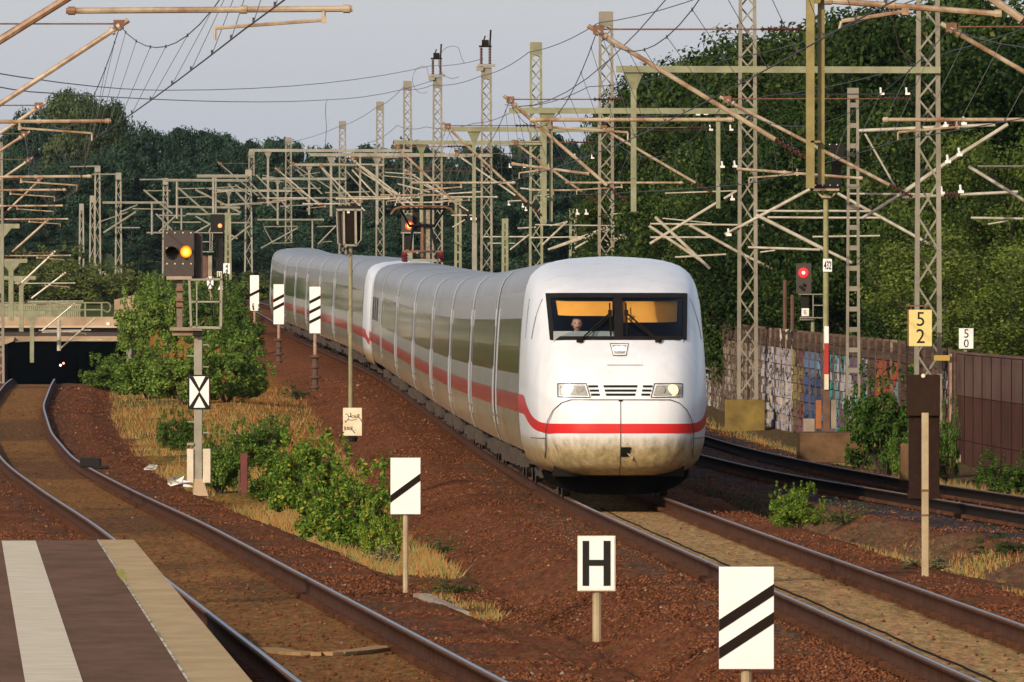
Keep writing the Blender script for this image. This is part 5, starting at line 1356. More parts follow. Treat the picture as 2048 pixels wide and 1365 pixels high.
def red_signal():
    Z = 312.0; root = empty('railway_signal', P(1625, 740, Z), 'dark signal glowing red above a small white E plate', 'railway signal', 'colour light signals'); off = -Vector(root.location)
    boxat(root, 1593, 527, 1623, 588, Z, .25, M['sigdark'], 'signal_screen'); boxat(root, 1602, 590, 1618, 634, Z, .2, M['black'], 'lower_case', .05)
    mb = MB(); c = P(1607, 546, Z); mb.lathe(c, [(.125,0),(.11,-.03),(.02,-.035)], 'y', 20); o = mb.build('red_lens', emat('red_lens', (1,.015,.02), .9), root); o.location = off
    mb = MB(); mb.lathe(c + Vector((0,-.03,0)), [(.045,0),(.035,-.02),(.01,-.025)], 'y', 14); o = mb.build('red_lamp', emat('red_core', (1,.35,.30), 3.5), root); o.location = off
    mb = MB()
    for (a, b) in (((1597,589),(1646,589)),((1626,589),(1626,636)),((1627,611),(1646,611)),((1600,636),(1646,636))): mb.bar(P(*a,Z)-Vector((0,.04,0)), P(*b,Z)-Vector((0,.04,0)), .04, 1.8/F*Z)
    o = mb.build('guard_frame', M['galv'], root); o.location = off
    for (x, y) in ((1601,574),(1608,570),(1606,578)):
        mb = MB(); mb.lathe(P(x,y,Z), [(.04,.0),(.036,-.06)], 'y', 10); o = mb.build('dark_lens', M['black'], root); o.location = off
    boxat(root, 1603, 617, 1618, 633, Z, .02, M['white'], 'letter_plate', -.05); lettering(root, 'E', 1610.5, 625, 8, Z, M['galv'], .9, -.056)
    boxat(root, 1600, 634, 1628, 641, Z, .3, M['concrete'], 'bracket'); poleat(root, 1626, 640, 745, Z, 8, M['galv_green'], 'mast', .1)
    boxat(root, 1621, 664, 1630, 673, Z, .02, M['white'], 'small_plate', -.02); boxat(root, 1621, 673, 1629, 678, Z, .02, M['red'], 'red_plate', -.02)
    Zw = 322
    for k, (px, y0, y1, lb) in enumerate(((1570, 560, 720, 'weathered timber post behind the wall, the taller of a pair'), (1585, 590, 720, 'weathered timber post behind the wall, the shorter of a pair'))):
        mb = MB(); mb.tube((PX(px,Zw), Zw, PZ(y1,Zw)), (PX(px,Zw), Zw, PZ(y0,Zw)), .055, 8); tag(mb.build('timber_post', M['wood']), lb, 'post')
red_signal()

def banded_pole():
    Z = 262.0; root = empty('signal_pole', P(1652, 866, Z), 'slim olive pole with black lamp head, white number plate and red and white band', 'signal pole'); off = -Vector(root.location)
    olive = pm('olive_pole_light', (.30,.28,.13), (.20,.19,.08), 5, .7)
    poleat(root, 1652, 388, 700, Z, 12, olive, 'pole', 0, 12, .88)
    boxat(root, 1624, 361, 1682, 379, Z, .35, M['black'], 'lamp_head', -.1); boxat(root, 1662, 288, 1690, 330, Z, .2, M['black'], 'upper_screen', .3); boxat(root, 1664, 330, 1684, 362, Z, .1, M['black'], 'screen_stem', .35)
    mb = MB()
    for (x, y, yo) in ((1631,371,-.11),(1645,371,-.11),(1660,371,-.11),(1675,371,-.11),(1660,285+0,0)) [:4]: mb.lathe(P(x,y,Z)+Vector((0,yo,0)), [(.014,.0),(.012,-.012)], 'y', 8)
    for x in (1660, 1674): mb.lathe(P(x,289,Z)+Vector((0,.29,0)), [(.014,.0),(.012,-.012)], 'y', 8)
    o = mb.build('head_bolts', M['white'], root); o.location = off; o['kind'] = 'stuff'
    mb = MB(); mb.bar(P(1627,380,Z), P(1678,380,Z), .3, .045); mb.bar(P(1632,382,Z), P(1644,394,Z), .04, .03); mb.bar(P(1675,381,Z), P(1662,396,Z), .04, .03); mb.box(P(1652,394,Z), (.2,.12,.05)); o = mb.build('head_bracket', M['tube'], root); o.location = off
    boxat(root, 1646, 518, 1664, 544, Z, .02, M['white'], 'number_plate', -.03); lettering(root, '432', 1655, 531, 17, Z, M['black'], .42, -.036)
    for (a, b, m) in ((653, 687, M['white']), (687, 749, M['red']), (749, 780, M['cream'])):
        boxat(root, 1648.5, a, 1657.5, b, Z, .1, m, 'band', -.05)
    boxat(root, 1646, 700, 1660, 866, Z, .12, pm('rusty_pole_foot', (.16,.085,.05), (.10,.05,.03), 5, .8), 'pole_foot', .0)
    for a, b, m in ((1632, 1643, pm('orange_stain', (.40,.15,.04), (.28,.09,.03), 5, .8)), (1660, 1673, M['concrete'])):
        boxat(root, a, 801, b, 858, Z, .15, m, 'side_post', .05)
banded_pole()

def km_boards():
    Z = 256.6; root = empty('number_board', P(1840, 693, Z), 'yellow board with black numerals 52 hung on a lattice mast', 'number board'); off = -Vector(root.location)
    boxat(root, 1818, 620, 1864, 693, Z, .06, M['yellow'], 'plate'); mb = MB(); mb.box2((PX(1815,Z), Z+.02, PZ(692,Z)), (PX(1818.4,Z), Z+.07, PZ(619,Z))); o = mb.build('shaded_edge', M['rusty'], root); o.location = off  # brown strip stands for the plate's shaded left edge
    lettering(root, '5', 1841, 638.5, 28, Z, M['black'], .95, -.006, .0, 'numeral'); lettering(root, '2', 1841, 672.5, 28, Z, M['black'], .95, -.006, .0, 'numeral')
    mb = MB(); mb.bar(P(1814,612,Z), P(1862,612,Z), .05, .03); mb.bar(P(1822,612,Z)+Vector((0,.04,0)), P(1822,690,Z)+Vector((0,.07,0)), .03,.03); o = mb.build('bracket', M['rusty'], root); o.location = off
    Z = 262.0; root = empty('number_board', P(1932, 698, Z), 'white board with black numerals 50 above the brown wall', 'number board'); off = -Vector(root.location)
    boxat(root, 1918, 657, 1947, 698, Z, .04, M['white'], 'plate'); lettering(root, '5', 1932.5, 667.5, 17, Z, M['black'], .95, -.006, .0, 'numeral'); lettering(root, '0', 1932.5, 687, 16, Z, M['black'], .95, -.006, .0, 'numeral')
    boxat(root, 1928, 690, 1934, 740, Z, .06, M['galv_green'], 'post', .05)
    Z = 815; root = empty('number_board', P(210, 575, Z), 'tiny cream board reading 11 in the green bank by far lattice masts', 'number board'); boxat(root, 204, 543, 216, 558, Z, .1, M['cream'], 'plate'); lettering(root, '11', 210, 550.5, 10, Z, M['black'], .8, -.02); boxat(root, 207, 558, 213, 585, Z, .1, M['rusty'], 'post', .1)
    Z = 590; root = empty('number_board', P(439, 585, Z), 'tiny cream board reading 11 beside the far crossed board', 'number board'); boxat(root, 434, 543, 444, 556, Z, .08, M['cream'], 'plate'); lettering(root, '11', 439, 549.5, 9, Z, M['black'], .8, -.02); boxat(root, 437, 556, 441, 600, Z, .1, M['wood'], 'post', .1)
    Z = 640; root = empty('number_board', P(453, 560, Z), 'small white board reading 44 below a ladder mast', 'number board'); boxat(root, 446.5, 527, 460, 548, Z, .08, M['white'], 'plate'); lettering(root, '4', 453.5, 533, 8, Z, M['black'], .9, -.02, .02, 'numeral'); lettering(root, '4', 453.5, 542, 8, Z, M['black'], .9, -.02, .02, 'numeral'); boxat(root, 451, 548, 454, 575, Z, .1, M['galv'], 'post', .1)
    ladder(456, 428, 560, 645, 9, 'far ladder mast behind the small 44 board')
    tag(board_small(), 'little white marker lying low right of the far crossed board', 'marker')
def board_small():
    Z = 590; mb = MB(); mb.prism([(PX(436,Z),PZ(580,Z)),(PX(448,Z),PZ(580,Z)),(PX(446,Z),PZ(573,Z)),(PX(439,Z),PZ(573,Z))], Z-.3, Z); return mb.build('marker_block', M['white'])
km_boards()

def brown_cabinet():
    Z = 178.0; root = empty('trackside_cabinet', P(1849, 992, Z), 'dark brown cabinet board on a broad brown column between the right tracks', 'trackside cabinet')
    boxat(root, 1813, 750, 1880, 832, Z, .12, M['brownboard'], 'cabinet_board', -.06); boxat(root, 1819, 831, 1879, 984, Z, .4, M['browncol'], 'column', .02); boxat(root, 1817, 983, 1881, 998, Z, .5, M['browncol'], 'column_foot', -.02)
    mb = MB(); mb.lathe(P(1846, 752, Z) + Vector((0,-.065,0)), [(.03,0),(.028,-.01)], 'y', 12); o = mb.build('label_disc', M['cream'], root); o.location = -Vector(root.location)
    Z = 142.0; root = empty('trackside_post', P(1850, 1150, Z), 'bare tan post standing in the gravel before the brown cabinet', 'post')
    boxat(root, 1843.5, 826, 1857.5, 1155, Z, .09, M['post'], 'post'); boxat(root, 1842.5, 979, 1858.5, 984, Z, .10, M['rusty'], 'clamp', -.006); boxat(root, 1842.5, 1029, 1858.5, 1033, Z, .10, M['rusty'], 'clamp', -.006)
    Z = 214; root = empty('signal_post', P(488, 990, Z), 'short dark red steel post among the bushes', 'post'); boxat(root, 481, 907, 495, 988, Z, .08, M['darkred'], 'post'); boxat(root, 477, 940, 480, 988, Z, .05, M['wood'], 'stake')
brown_cabinet()

# ------------------------------------------------------------------ wall along the right line
def wall_x(Z): return float(x2(Z)) + float(np.interp(Z, [205,230,258,290,322,400], [4.0,4.35,4.72,4.2,3.9,3.9]))
def wall_mat(name, cols, base=((.15,.098,.072),(.07,.047,.037)), dens=.5, vs=(5,1,2.2)):
    """weathered planks with sprayed colour fields and dark outlines"""
    m, nt, bs = newmat(name)
    n1 = noise(nt, 1.0, 4, .6, mapping(nt, (2,.5,11)))
    c = ramp(nt, n1, [(.3, base[0]), (.7, base[1])])
    if cols:
        tc = nt.nodes['TC']; ws = nt.nodes.new('ShaderNodeTexNoise'); ws.inputs['Scale'].default_value = .8; nt.links.new(tc.outputs['Object'], ws.inputs[0])
        vm = nt.nodes.new('ShaderNodeVectorMath'); vm.operation = 'ADD'; nt.links.new(mapping(nt, (1,.13,1)), vm.inputs[0]); nt.links.new(ws.outputs['Color'], vm.inputs[1])
        vo = nt.nodes.new('ShaderNodeTexVoronoi'); vo.inputs['Scale'].default_value = 1.5; nt.links.new(vm.outputs[0], vo.inputs['Vector'])
        ve = nt.nodes.new('ShaderNodeTexVoronoi'); ve.feature = 'DISTANCE_TO_EDGE'; ve.inputs['Scale'].default_value = 1.5; nt.links.new(vm.outputs[0], ve.inputs['Vector'])
        sep = nt.nodes.new('ShaderNodeSeparateColor'); nt.links.new(vo.outputs['Color'], sep.inputs[0])
        stops = [(i/len(cols), cc) for i, cc in enumerate(cols)]
        rp = nt.nodes.new('ShaderNodeValToRGB'); rp.color_ramp.interpolation = 'CONSTANT'
        el = rp.color_ramp.elements
        while len(el) < len(stops): el.new(.5)
        for e, (p_, cc) in zip(el, stops): e.position = p_; e.color = (*cc, 1)
        nt.links.new(sep.outputs[0], rp.inputs[0])
        g = mixc(nt, ramp(nt, ve.outputs['Distance'], [(.02, 1), (.05, 0)]), rp.outputs[0], (.02,.02,.025))
        wear = ramp(nt, noise(nt, 1.0, 5, .75, mapping(nt, (3,.8,8))), [(dens-.08, 1), (dens+.10, 0)])
        c = mixc(nt, wear, c, g)
    nt.links.new(c, bs.inputs['Base Color']); bs.inputs['Roughness'].default_value = .9; bs.inputs['Specular IOR Level'].default_value = .03
    return m
WM = {'plain': wall_mat('wall_planks', None), 'dull': wall_mat('wall_dull_spray', [(.42,.35,.25),(.32,.25,.18),(.20,.15,.12),(.52,.48,.40)], dens=.54),
 'white': wall_mat('wall_silver_spray', [(.58,.55,.58),(.50,.47,.51),(.64,.62,.62),(.28,.26,.32)], dens=.60), 'red': wall_mat('wall_red_yellow_spray', [(.30,.09,.07),(.33,.27,.12),(.22,.15,.10),(.28,.12,.16)], dens=.58),
 'blue': wall_mat('wall_blue_spray', [(.09,.14,.28),(.15,.23,.37),(.26,.36,.48),(.06,.09,.18)], dens=.62), 'teal': wall_mat('wall_teal_spray', [(.10,.40,.40),(.52,.50,.52),(.20,.14,.24),(.18,.36,.38)], dens=.60),
 'orange': wall_mat('wall_orange_spray', [(.48,.13,.04),(.52,.19,.05),(.40,.10,.05),(.20,.30,.30)], dens=.66), 'pink': wall_mat('wall_pink_spray', [(.50,.20,.19),(.38,.11,.09),(.50,.44,.44)], dens=.5), 'streak': wall_mat('wall_white_streaks', [(.45,.43,.40),(.20,.15,.13),(.10,.07,.06)], dens=.5)}
def pick(px):
    for lim, k in ((1422,'white'),(1470,'dull'),(1522,'dull'),(1588,'white'),(1606,'red'),(1652,'blue'),(1692,'teal'),(1735,'teal'),(1757,'plain'),(1803,'orange'),(1874,'plain'),(1905,'pink')):
        if px < lim: return k
    return 'streak'
def wall():
    root = empty('noise_wall', (wall_x(254), 254, -.4), 'long plank noise wall sprayed with graffiti, curving away behind the masts', 'wall'); off = Vector(root.location)
    Zs = [254.5]
    while Zs[-1] < 392: Zs.append(Zs[-1] + 2.55)
    def top(Z): return float(np.interp(Z, [215, 254, 275, 322, 365, 400], [1.98, 2.06, 2.28, 2.55, 2.77, 3.0]))
    for a, b in zip(Zs[:-1], Zs[1:]):
        xa, xb = wall_x(a), wall_x(b); px = 1024 + (xa+xb)/2*F/((a+b)/2); k = pick(px)
        za = float(z2(a)) - .5; n = 13; mb = MB(); ta, tb = top(a), top(b)
        for i in range(n):
            l0, l1 = i/n, (i+1)/n; e = .03 if i % 2 else 0
            za0, za1, zb0, zb1 = za+(ta-za)*l0+.006, za+(ta-za)*l1-.006, za+(tb-za)*l0+.006, za+(tb-za)*l1-.006
            mb.add([(xa-e, a+.09, za0), (xb-e, b-.09, zb0), (xb-e, b-.09, zb1), (xa-e, a+.09, za1), (xa+.06, a+.09, za0), (xb+.06, b-.09, zb0), (xb+.06, b-.09, zb1), (xa+.06, a+.09, za1)], [(0,1,2,3),(4,7,6,5),(0,4,5,1),(3,2,6,7),(0,3,7,4),(1,5,6,2)], 1 if i >= n - 2 or i == 0 else 0)
        o = mb.build('wall_panel', [WM[k], WM['plain']], root); o.location = -off
        p = MB(); p.box2((xa+.04, a+.1, za), (xa+.09, b-.1, min(ta,tb)-.05)); o = p.build('wall_backing', M['dark'], root); o.location = -off
        p = MB(); p.box2((xa-.05, a-.085, za-.1), (xa+.10, a+.085, ta+.05)); o = p.build('wall_post', WM['dull'] if k in ('white','orange') and random.random() < .5 else WM['plain'], root); o.location = -off
    # taller solid wall close by
    brown = pm('dark_brown_wall', (.125,.058,.043), (.078,.037,.030), .8, .9, 0, .2, 20, stretch=(2,.4,.7), spec=.03); brown2 = pm('brown_wall_upper', (.175,.11,.09), (.12,.072,.06), .8, .9, stretch=(2,.4,.7), spec=.03)
    root = empty('board_wall', (wall_x(232), 232, -.5), 'dark brown smooth board wall at the right edge, nearer than the graffiti planks', 'wall'); off = Vector(root.location)
    Zs = np.arange(189.7, 254.6, 3.6)
    for a, b in zip(Zs[:-1], Zs[1:]):
        xa, xb = wall_x(a), wall_x(b); za = -.42; ta, tb = top(a), top(b); h = .62
        for (f0, f1, m, nm) in ((0, .30, brown, 'wall_panel'), (.30, .66, brown, 'wall_panel'), (.66, 1.0, brown2, 'wall_panel')):
            mb = MB(); mb.add([(xa, a+.03, za+(ta-za)*f0+.006), (xb, b-.03, za+(tb-za)*f0+.006), (xb, b-.03, za+(tb-za)*f1-.006), (xa, a+.03, za+(ta-za)*f1-.006), (xa+.1, a+.03, za+(ta-za)*f0+.006), (xb+.1, b-.03, za+(tb-za)*f0+.006), (xb+.1, b-.03, za+(tb-za)*f1-.006), (xa+.1, a+.03, za+(ta-za)*f1-.006)], [(0,1,2,3),(4,7,6,5),(0,4,5,1),(3,2,6,7),(0,3,7,4),(1,5,6,2)])
            o = mb.build(nm, m, root); o.location = -off
        p = MB(); p.box2((xb-.012, b-.09, za), (xb+.12, b+.09, tb-.02)); o = p.build('wall_post', M['browncol'], root); o.location = -off
        p = MB(); p.bar((xa+.03, a, ta+.02), (xb+.03, b, tb+.02), .10, .05); o = p.build('wall_cap', brown2, root); o.location = -off
    # concrete pieces at the foot of the wall
    def blk(px0, py0, px1, py1, Z, dep, m, name, label, cat):
        a = P(px0, py1, Z); b = P(px1, py0, Z); mb = MB(); mb.box2((a.x, Z, a.z-.1), (b.x, Z+dep, b.z)); o = mb.build(name, m, bevel=.02); tag(o, label, cat); return o
    blk(1450, 800, 1530, 856, 320, 1.3, M['yellow_conc'], 'mast_foundation', 'yellow stained concrete block under a lattice mast by the wall', 'concrete block')
    blk(1600, 866, 1728, 916, 246, 3.0, M['brown_conc'], 'retaining_block', 'long low brown stained concrete block by the right track', 'concrete block')
    blk(1607, 838, 1630, 873, 268, 1.0, M['concrete'], 'concrete_pier', 'small pale concrete pier below the blue graffiti', 'concrete block')
    blk(1801, 888, 1818, 950, 205, .4, M['brown_conc'], 'stone_post', 'stubby brown concrete post left of the brown cabinet', 'concrete block')
    r = empty('wall_end_post', P(1917, 970, 252.5), 'slim upright at the junction of the two walls with a pale concrete foot', 'post'); boxat(r, 1899, 708, 1904, 900, 252.5, .1, M['postrust'], 'upright'); boxat(r, 1907, 910, 1929, 968, 252.5, .12, M['concrete'], 'pale_foot')
    boxat(r, 1868, 711, 1900, 722, 252.4, .06, pm('orange_tag', (.45,.24,.03), (.35,.28,.06), 8, .6), 'orange_tag')
    r = empty('barrier_frame', P(1890, 955, 222), 'low dark steel frame right of the brown cabinet', 'frame')
    mb = MB()
    for (a, b) in (((1881,915),(1906,915)),((1881,930),(1900,930)),((1883,952),(1903,952)),((1895,915),(1895,952)),((1905,915),(1905,955))): mb.bar(P(*a,222), P(*b,222), .06, 4/F*222)
    o = mb.build('frame_bar', M['browncol'], r); o.location = -Vector(r.location)
wall()

# ------------------------------------------------------------------ bridge over the sunken line
def bridge():
    Zb = BR_Z - 8.0; a = float(x0(Zb)); W = lambda px, py: P(px, py, Zb)
    root = empty('railway_bridge', (a, Zb, -3.5), 'concrete bridge over the sunken line with a dark tunnel mouth and railings', 'bridge'); off = -Vector(root.location)
    def bx(px0, py0, px1, py1, y0, y1, m, name):
        mb = MB(); p = W(px0, py1); q = W(px1, py0); mb.box2((p.x, Zb+y0, p.z), (q.x, Zb+y1, q.z)); o = mb.build(name, m, root); o.location = off; return o
    bx(-60, 634, 262, 652, 0, 8, M['concrete_tan'], 'parapet'); bx(-60, 652, 258, 656, -.25, 8.2, pm('pale_ledge', (.55,.43,.30), (.45,.34,.23), .6, .9), 'ledge')
    bx(-60, 656, 258, 673, .35, 8.1, pm('dark_girder', (.055,.045,.04), (.04,.03,.028), .8, .8), 'girder'); bx(-60, 673, 256, 683, -.1, 8, M['concrete_tan'], 'girder_flange')
    bx(253, 640, 263, 790, -.3, 9, M['galv_green'] if False else pm('abutment', (.30,.26,.20), (.2,.17,.13), .7, .9), 'abutment'); bx(-40, 676, 3, 830, -.6, 9, pm('red_abutment', (.20,.07,.05), (.14,.05,.04), .7, .9), 'abutment')
    mb = MB(); p = W(-30, 700); q = W(40, 672); mb.prism([(W(-30,690).x, W(0,690).z), (W(30,675).x, W(0,675).z), (W(28,683).x, W(0,683).z), (W(-30,700).x, W(0,704).z)], Zb-.8, Zb-.1); o = mb.build('haunch', M['concrete_tan'], root); o.location = off
    # wing wall
    mb = MB(); mb.prism([(W(228,634).x, W(0,636).z), (W(262,634).x, W(0,650).z), (W(300,634).x, W(0,650).z), (W(300,580).x, W(0,582).z), (W(228,597).x, W(0,600).z)], Zb+.5, Zb+4.0); o = mb.build('wing_wall', M['concrete_tan'], root); o.location = off
    # railing with a rounded end
    mb = MB(); Y = Zb + .3
    top = [(-40,606),(205,606)] + [(214+7*math.sin(t), 615-9.5*math.cos(t)) for t in np.linspace(0, math.pi, 7)] + [(205,620),(-40,620)]
    mb.path([P(x,y,Zb)+Vector((0,.3,0)) for x, y in top], .055, 6)
    for x in (-10, 30, 65, 100, 135, 170, 203): mb.bar(P(x,606,Zb)+Vector((0,.3,0)), P(x,635,Zb)+Vector((0,.3,0)), .1, .1)
    o = mb.build('railing', M['galv_green'], root); o.location = off
    mb = MB()
    for k in range(46):
        x = -30 + k*4.1; mb.bar(P(x,612,Zb)+Vector((0,4,0)), P(x,634,Zb)+Vector((0,4,0)), .05, .10)
    mb.bar(P(-30,610,Zb)+Vector((0,4,0)), P(158,610,Zb)+Vector((0,4,0)), .1, .14); mb.bar(P(-30,622,Zb)+Vector((0,4,0)), P(158,622,Zb)+Vector((0,4,0)), .1, .08)
    o = mb.build('picket_fence', M['galv_green'], root); o.location = off
    # tunnel lining, a closed near-black box that holds the mouth's darkness
    mb = MB(); zt = P(0, 684, Zb).z; x0_, x1_ = W(-2,0).x - .3, W(256,0).x + .3
    for (p, q) in (((x0_-.4, Zb+8.6, -5.2), (x0_, Zb+150, zt+.4)), ((x1_, Zb+8.6, -5.2), (x1_+.4, Zb+150, zt+.4)), ((x0_, Zb+8.6, zt), (x1_, Zb+150, zt+.4)), ((x0_, Zb+8.6, -5.6), (x1_, Zb+150, -5.2)), ((x0_, Zb+149.6, -5.2), (x1_, Zb+150, zt))): mb.box2(p, q)
    o = mb.build('tunnel_lining', pm('tunnel_black', (.010,.010,.011), (.008,.008,.008), 1, 1, spec=0), root); o.location = off
    for (x, y, c, nm, lb) in ((127, 727, (1,.35,.25), 'tunnel_lamp', 'tiny reddish lamp glinting inside the tunnel'), (121, 731, (1,.9,.8), 'tunnel_lamp', 'tiny white lamp glinting inside the tunnel')):
        q = MB(); Zt = Zb+60; c_ = P(x, y, Zt); q.lathe(c_, [(.02,-.05),(.07,-.03),(.08,0),(.06,.05)], 'y', 10); tag(q.build(nm, emat('tunnel_glow', c, 2.5)), lb, 'lamp')
    tag(white_plate(Zb), 'small white plate fixed on the bridge parapet', 'plate')
def white_plate(Zb):
    mb = MB(); p = P(213, 651, Zb-.3); q = P(219, 645.5, Zb-.3); mb.box2((p.x, Zb-.08, p.z), (q.x, Zb-.01, q.z)); return mb.build('bridge_plate', M['white'])
bridge()

# small trackside objects
def small():
    mb = MB(); Z = 219
    a = P(181, 928, 207); mb.box(a + Vector((0,0,.02)), (.34,.5,.16)); mb.box(a + Vector((.18,-.1,-.06)), (.25,.3,.06)); tag(mb.build('rail_lubricator', M['black'], bevel=.02), 'small black box beside the curving rail', 'trackside box')
    r = random.Random(4)
    for (px, py, Z, s, lb) in ((300,944,226,.16,'crumpled white litter near the yellowed grass by the track'), (358,974,214,.22,'crumpled white litter at the foot of the signal boxes'), (376,975,214,.09,'white scrap just left of the signal foot')):
        mb = MB(); c = P(px, py, Z); n = 14
        vs = [c + Vector((r.uniform(-s,s), r.uniform(-s,s), r.uniform(0,s*.9))) for _ in range(n)]
        mb.add(vs, [(i, (i+3) % n, (i+5) % n) for i in range(n)] + [(i, (i+1) % n, (i+6) % n) for i in range(n)]); tag(mb.build('litter', M['white']), lb, 'litter')
    mb = MB(); n = 12; pr = None
    for i in range(n+1):
        t = i/n; px = 530 + 245*t; py = 1287 + 18*math.sin(math.pi*(t*.8+.1)) - 4*t; Z = 108.5; x = PX(px, Z); y = Z - (py-1290)*.16; p = Vector((x, y, gz(x, y) + .02))
        if pr is not None: mb.bar(pr, p, .22, .03)
        pr = p
    tag(mb.build('plank', pm('bleached_plank', (.42,.28,.14), (.28,.17,.08), 5, .9, spec=.03)), 'bleached bent plank lying across the near end of the curving track', 'plank')
    # cable trough lids
    for (p, q, lb) in (((840,1193,129.5),(925,1214,125),'grey kerb stones running from the foot of the single stripe board'),):
        mb = MB(); A = P(*p); B = P(*q); n = 7
        for i in range(n):
            u, v = A.lerp(B, i/n), A.lerp(B, (i+.94)/n); u.z = gz(u.x, u.y)+.03; v.z = gz(v.x, v.y)+.03; mb.bar(u, v, .14, .07)
        tag(mb.build('cable_trough', M['concrete']), lb, 'kerb')
small()
# ------------------------------------------------------------------ vegetation
def leafmat(name, stops, trans=.35):
    m, nt, bs = newmat(name); g = nt.nodes.new('ShaderNodeNewGeometry'); out = nt.nodes['Material Output']
    c = ramp(nt, g.outputs['Random Per Island'], stops)
    oi = nt.nodes.new('ShaderNodeObjectInfo')
    hs = nt.nodes.new('ShaderNodeHueSaturation'); nt.links.new(c, hs.inputs['Color'])
    mr = nt.nodes.new('ShaderNodeMapRange'); nt.links.new(oi.outputs['Random'], mr.inputs[0]); mr.inputs[3].default_value = .62; mr.inputs[4].default_value = 1.35; nt.links.new(mr.outputs[0], hs.inputs['Value'])
    mr2 = nt.nodes.new('ShaderNodeMapRange'); nt.links.new(oi.outputs['Random'], mr2.inputs[0]); mr2.inputs[3].default_value = .515; mr2.inputs[4].default_value = .485; nt.links.new(mr2.outputs[0], hs.inputs['Hue'])
    nt.links.new(hs.outputs[0], bs.inputs['Base Color']); bs.inputs['Roughness'].default_value = .6; bs.inputs['Specular IOR Level'].default_value = .12
    tr = nt.nodes.new('ShaderNodeBsdfTranslucent'); nt.links.new(hs.outputs[0], tr.inputs[0])
    mx = nt.nodes.new('ShaderNodeMixShader'); mx.inputs[0].default_value = trans
    nt.links.new(bs.outputs[0], mx.inputs[1]); nt.links.new(tr.outputs[0], mx.inputs[2]); nt.links.new(mx.outputs[0], out.inputs[0])
    return m
LM = {'dark': leafmat('leaf_dark', [(0,(.014,.034,.008)),(.5,(.030,.062,.013)),(.85,(.055,.095,.019)),(1,(.10,.13,.03))]),
 'bright': leafmat('leaf_bright', [(0,(.05,.085,.015)),(.5,(.095,.145,.025)),(1,(.16,.20,.04))]),
 'far': leafmat('leaf_far', [(0,(.020,.046,.032)),(.6,(.036,.074,.046)),(1,(.062,.105,.056))]),  # bluish leaf colour stands in for distance haze
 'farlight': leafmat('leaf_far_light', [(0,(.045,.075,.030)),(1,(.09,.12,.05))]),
 'bush': leafmat('leaf_bush', [(0,(.045,.10,.014)),(.5,(.11,.205,.030)),(.9,(.20,.30,.055)),(1,(.34,.32,.11))]),
 'bushy': leafmat('leaf_bush_yellow', [(0,(.055,.12,.014)),(.5,(.135,.24,.028)),(.88,(.22,.33,.045)),(.96,(.52,.46,.06)),(1,(.34,.11,.04))]),
 'bank': leafmat('leaf_bank', [(0,(.06,.09,.020)),(.6,(.11,.15,.035)),(1,(.17,.18,.055))]),
 'mid': leafmat('leaf_mid', [(0,(.028,.052,.012)),(.5,(.058,.092,.020)),(1,(.11,.14,.035))]),
 'pale': leafmat('leaf_pale', [(0,(.12,.15,.05)),(.6,(.30,.28,.14)),(1,(.50,.40,.22))])}
def leaves(clumps, per, size, rng, flat=.6, outward=.95):
    """leaf rhombi scattered through ellipsoid clumps"""
    Vs = []
    C = np.array([c[0] for c in clumps]); Rr = np.array([c[1] for c in clumps])
    k = len(clumps); cnt = np.array([int(per*(c[2] if len(c) > 2 else 1)) for c in clumps]); n = int(cnt.sum())
    d = rng.normal(size=(n,3)); d /= np.linalg.norm(d, axis=1)[:,None]
    r = rng.random(n)**.45
    idx = np.repeat(np.arange(k), cnt)
    p = C[idx] + d*r[:,None]*Rr[idx]
    nrm = d*outward + rng.normal(size=(n,3))*.5 + np.array([0,-.1,.35]); nrm /= np.linalg.norm(nrm, axis=1)[:,None]
    t = np.cross(nrm, rng.normal(size=(n,3))); t /= np.linalg.norm(t, axis=1)[:,None]; b = np.cross(nrm, t)
    s = size*rng.uniform(.6, 1.35, n)[:,None]
    V = np.stack([p - t*s, p - b*s*flat + nrm*s*.12, p + t*s, p + b*s*flat + nrm*s*.12], 1)
    return V.reshape(-1,3), np.arange(n*4).reshape(-1,4)
def trunk_mesh(h, r, rng, limbs=7, spread=.35):
    mb = MB(); pts = []; x = y = 0
    for i in range(7):
        pts.append(Vector((x, y, h*i/6))); x += rng.uniform(-.02,.02)*h; y += rng.uniform(-.02,.02)*h
    for i in range(6): mb.tube(pts[i], pts[i+1], r*(1-i/7), 8, 0, r*(1-(i+1)/7), caps=False)
    for k in range(limbs):
        i = rng.integers(2, 6); a = rng.uniform(0, 6.28); p = pts[i]; L = h*spread*rng.uniform(.6, 1.1)
        q = p + Vector((math.cos(a)*L*.75, math.sin(a)*L*.75, L*.6)); mb.tube(p, q, r*.45*(1-i/8), 6, 0, r*.12); 
        q2 = q + Vector((math.cos(a+.6)*L*.4, math.sin(a+.6)*L*.4, L*.35)); mb.tube(q, q2, r*.14, 5, 0, r*.04)
    return mb
def tree_variant(seed, leafsize, per, nclump, leafm, H=12.0, Rx=3.6):
    """returns (trunk object, crown object) prototypes standing on z=0, kept unlinked"""
    rng = np.random.default_rng(seed); cl = []
    for i in range(nclump):
        u = rng.random(); zc = H*(.16 + .80*u); prof = math.sin(math.pi*min(1, (.12 + .86*(1-u)**.8)))**.6
        rad = Rx*prof*rng.uniform(.45, 1.02); a = rng.uniform(0, 6.28); rr = Rx*rng.uniform(.20, .40)
        cl.append(((rad*math.cos(a), rad*math.sin(a), zc), (rr, rr, rr*.75)))
    V, Q = leaves(cl, per, leafsize, rng)
    tr = trunk_mesh(H*.8, .22, rng).build('trunk', M['trunk'])
    cr = np_obj('crown', V, Q, leafm)
    for o in (tr, cr): COL.objects.unlink(o)
    return tr, cr
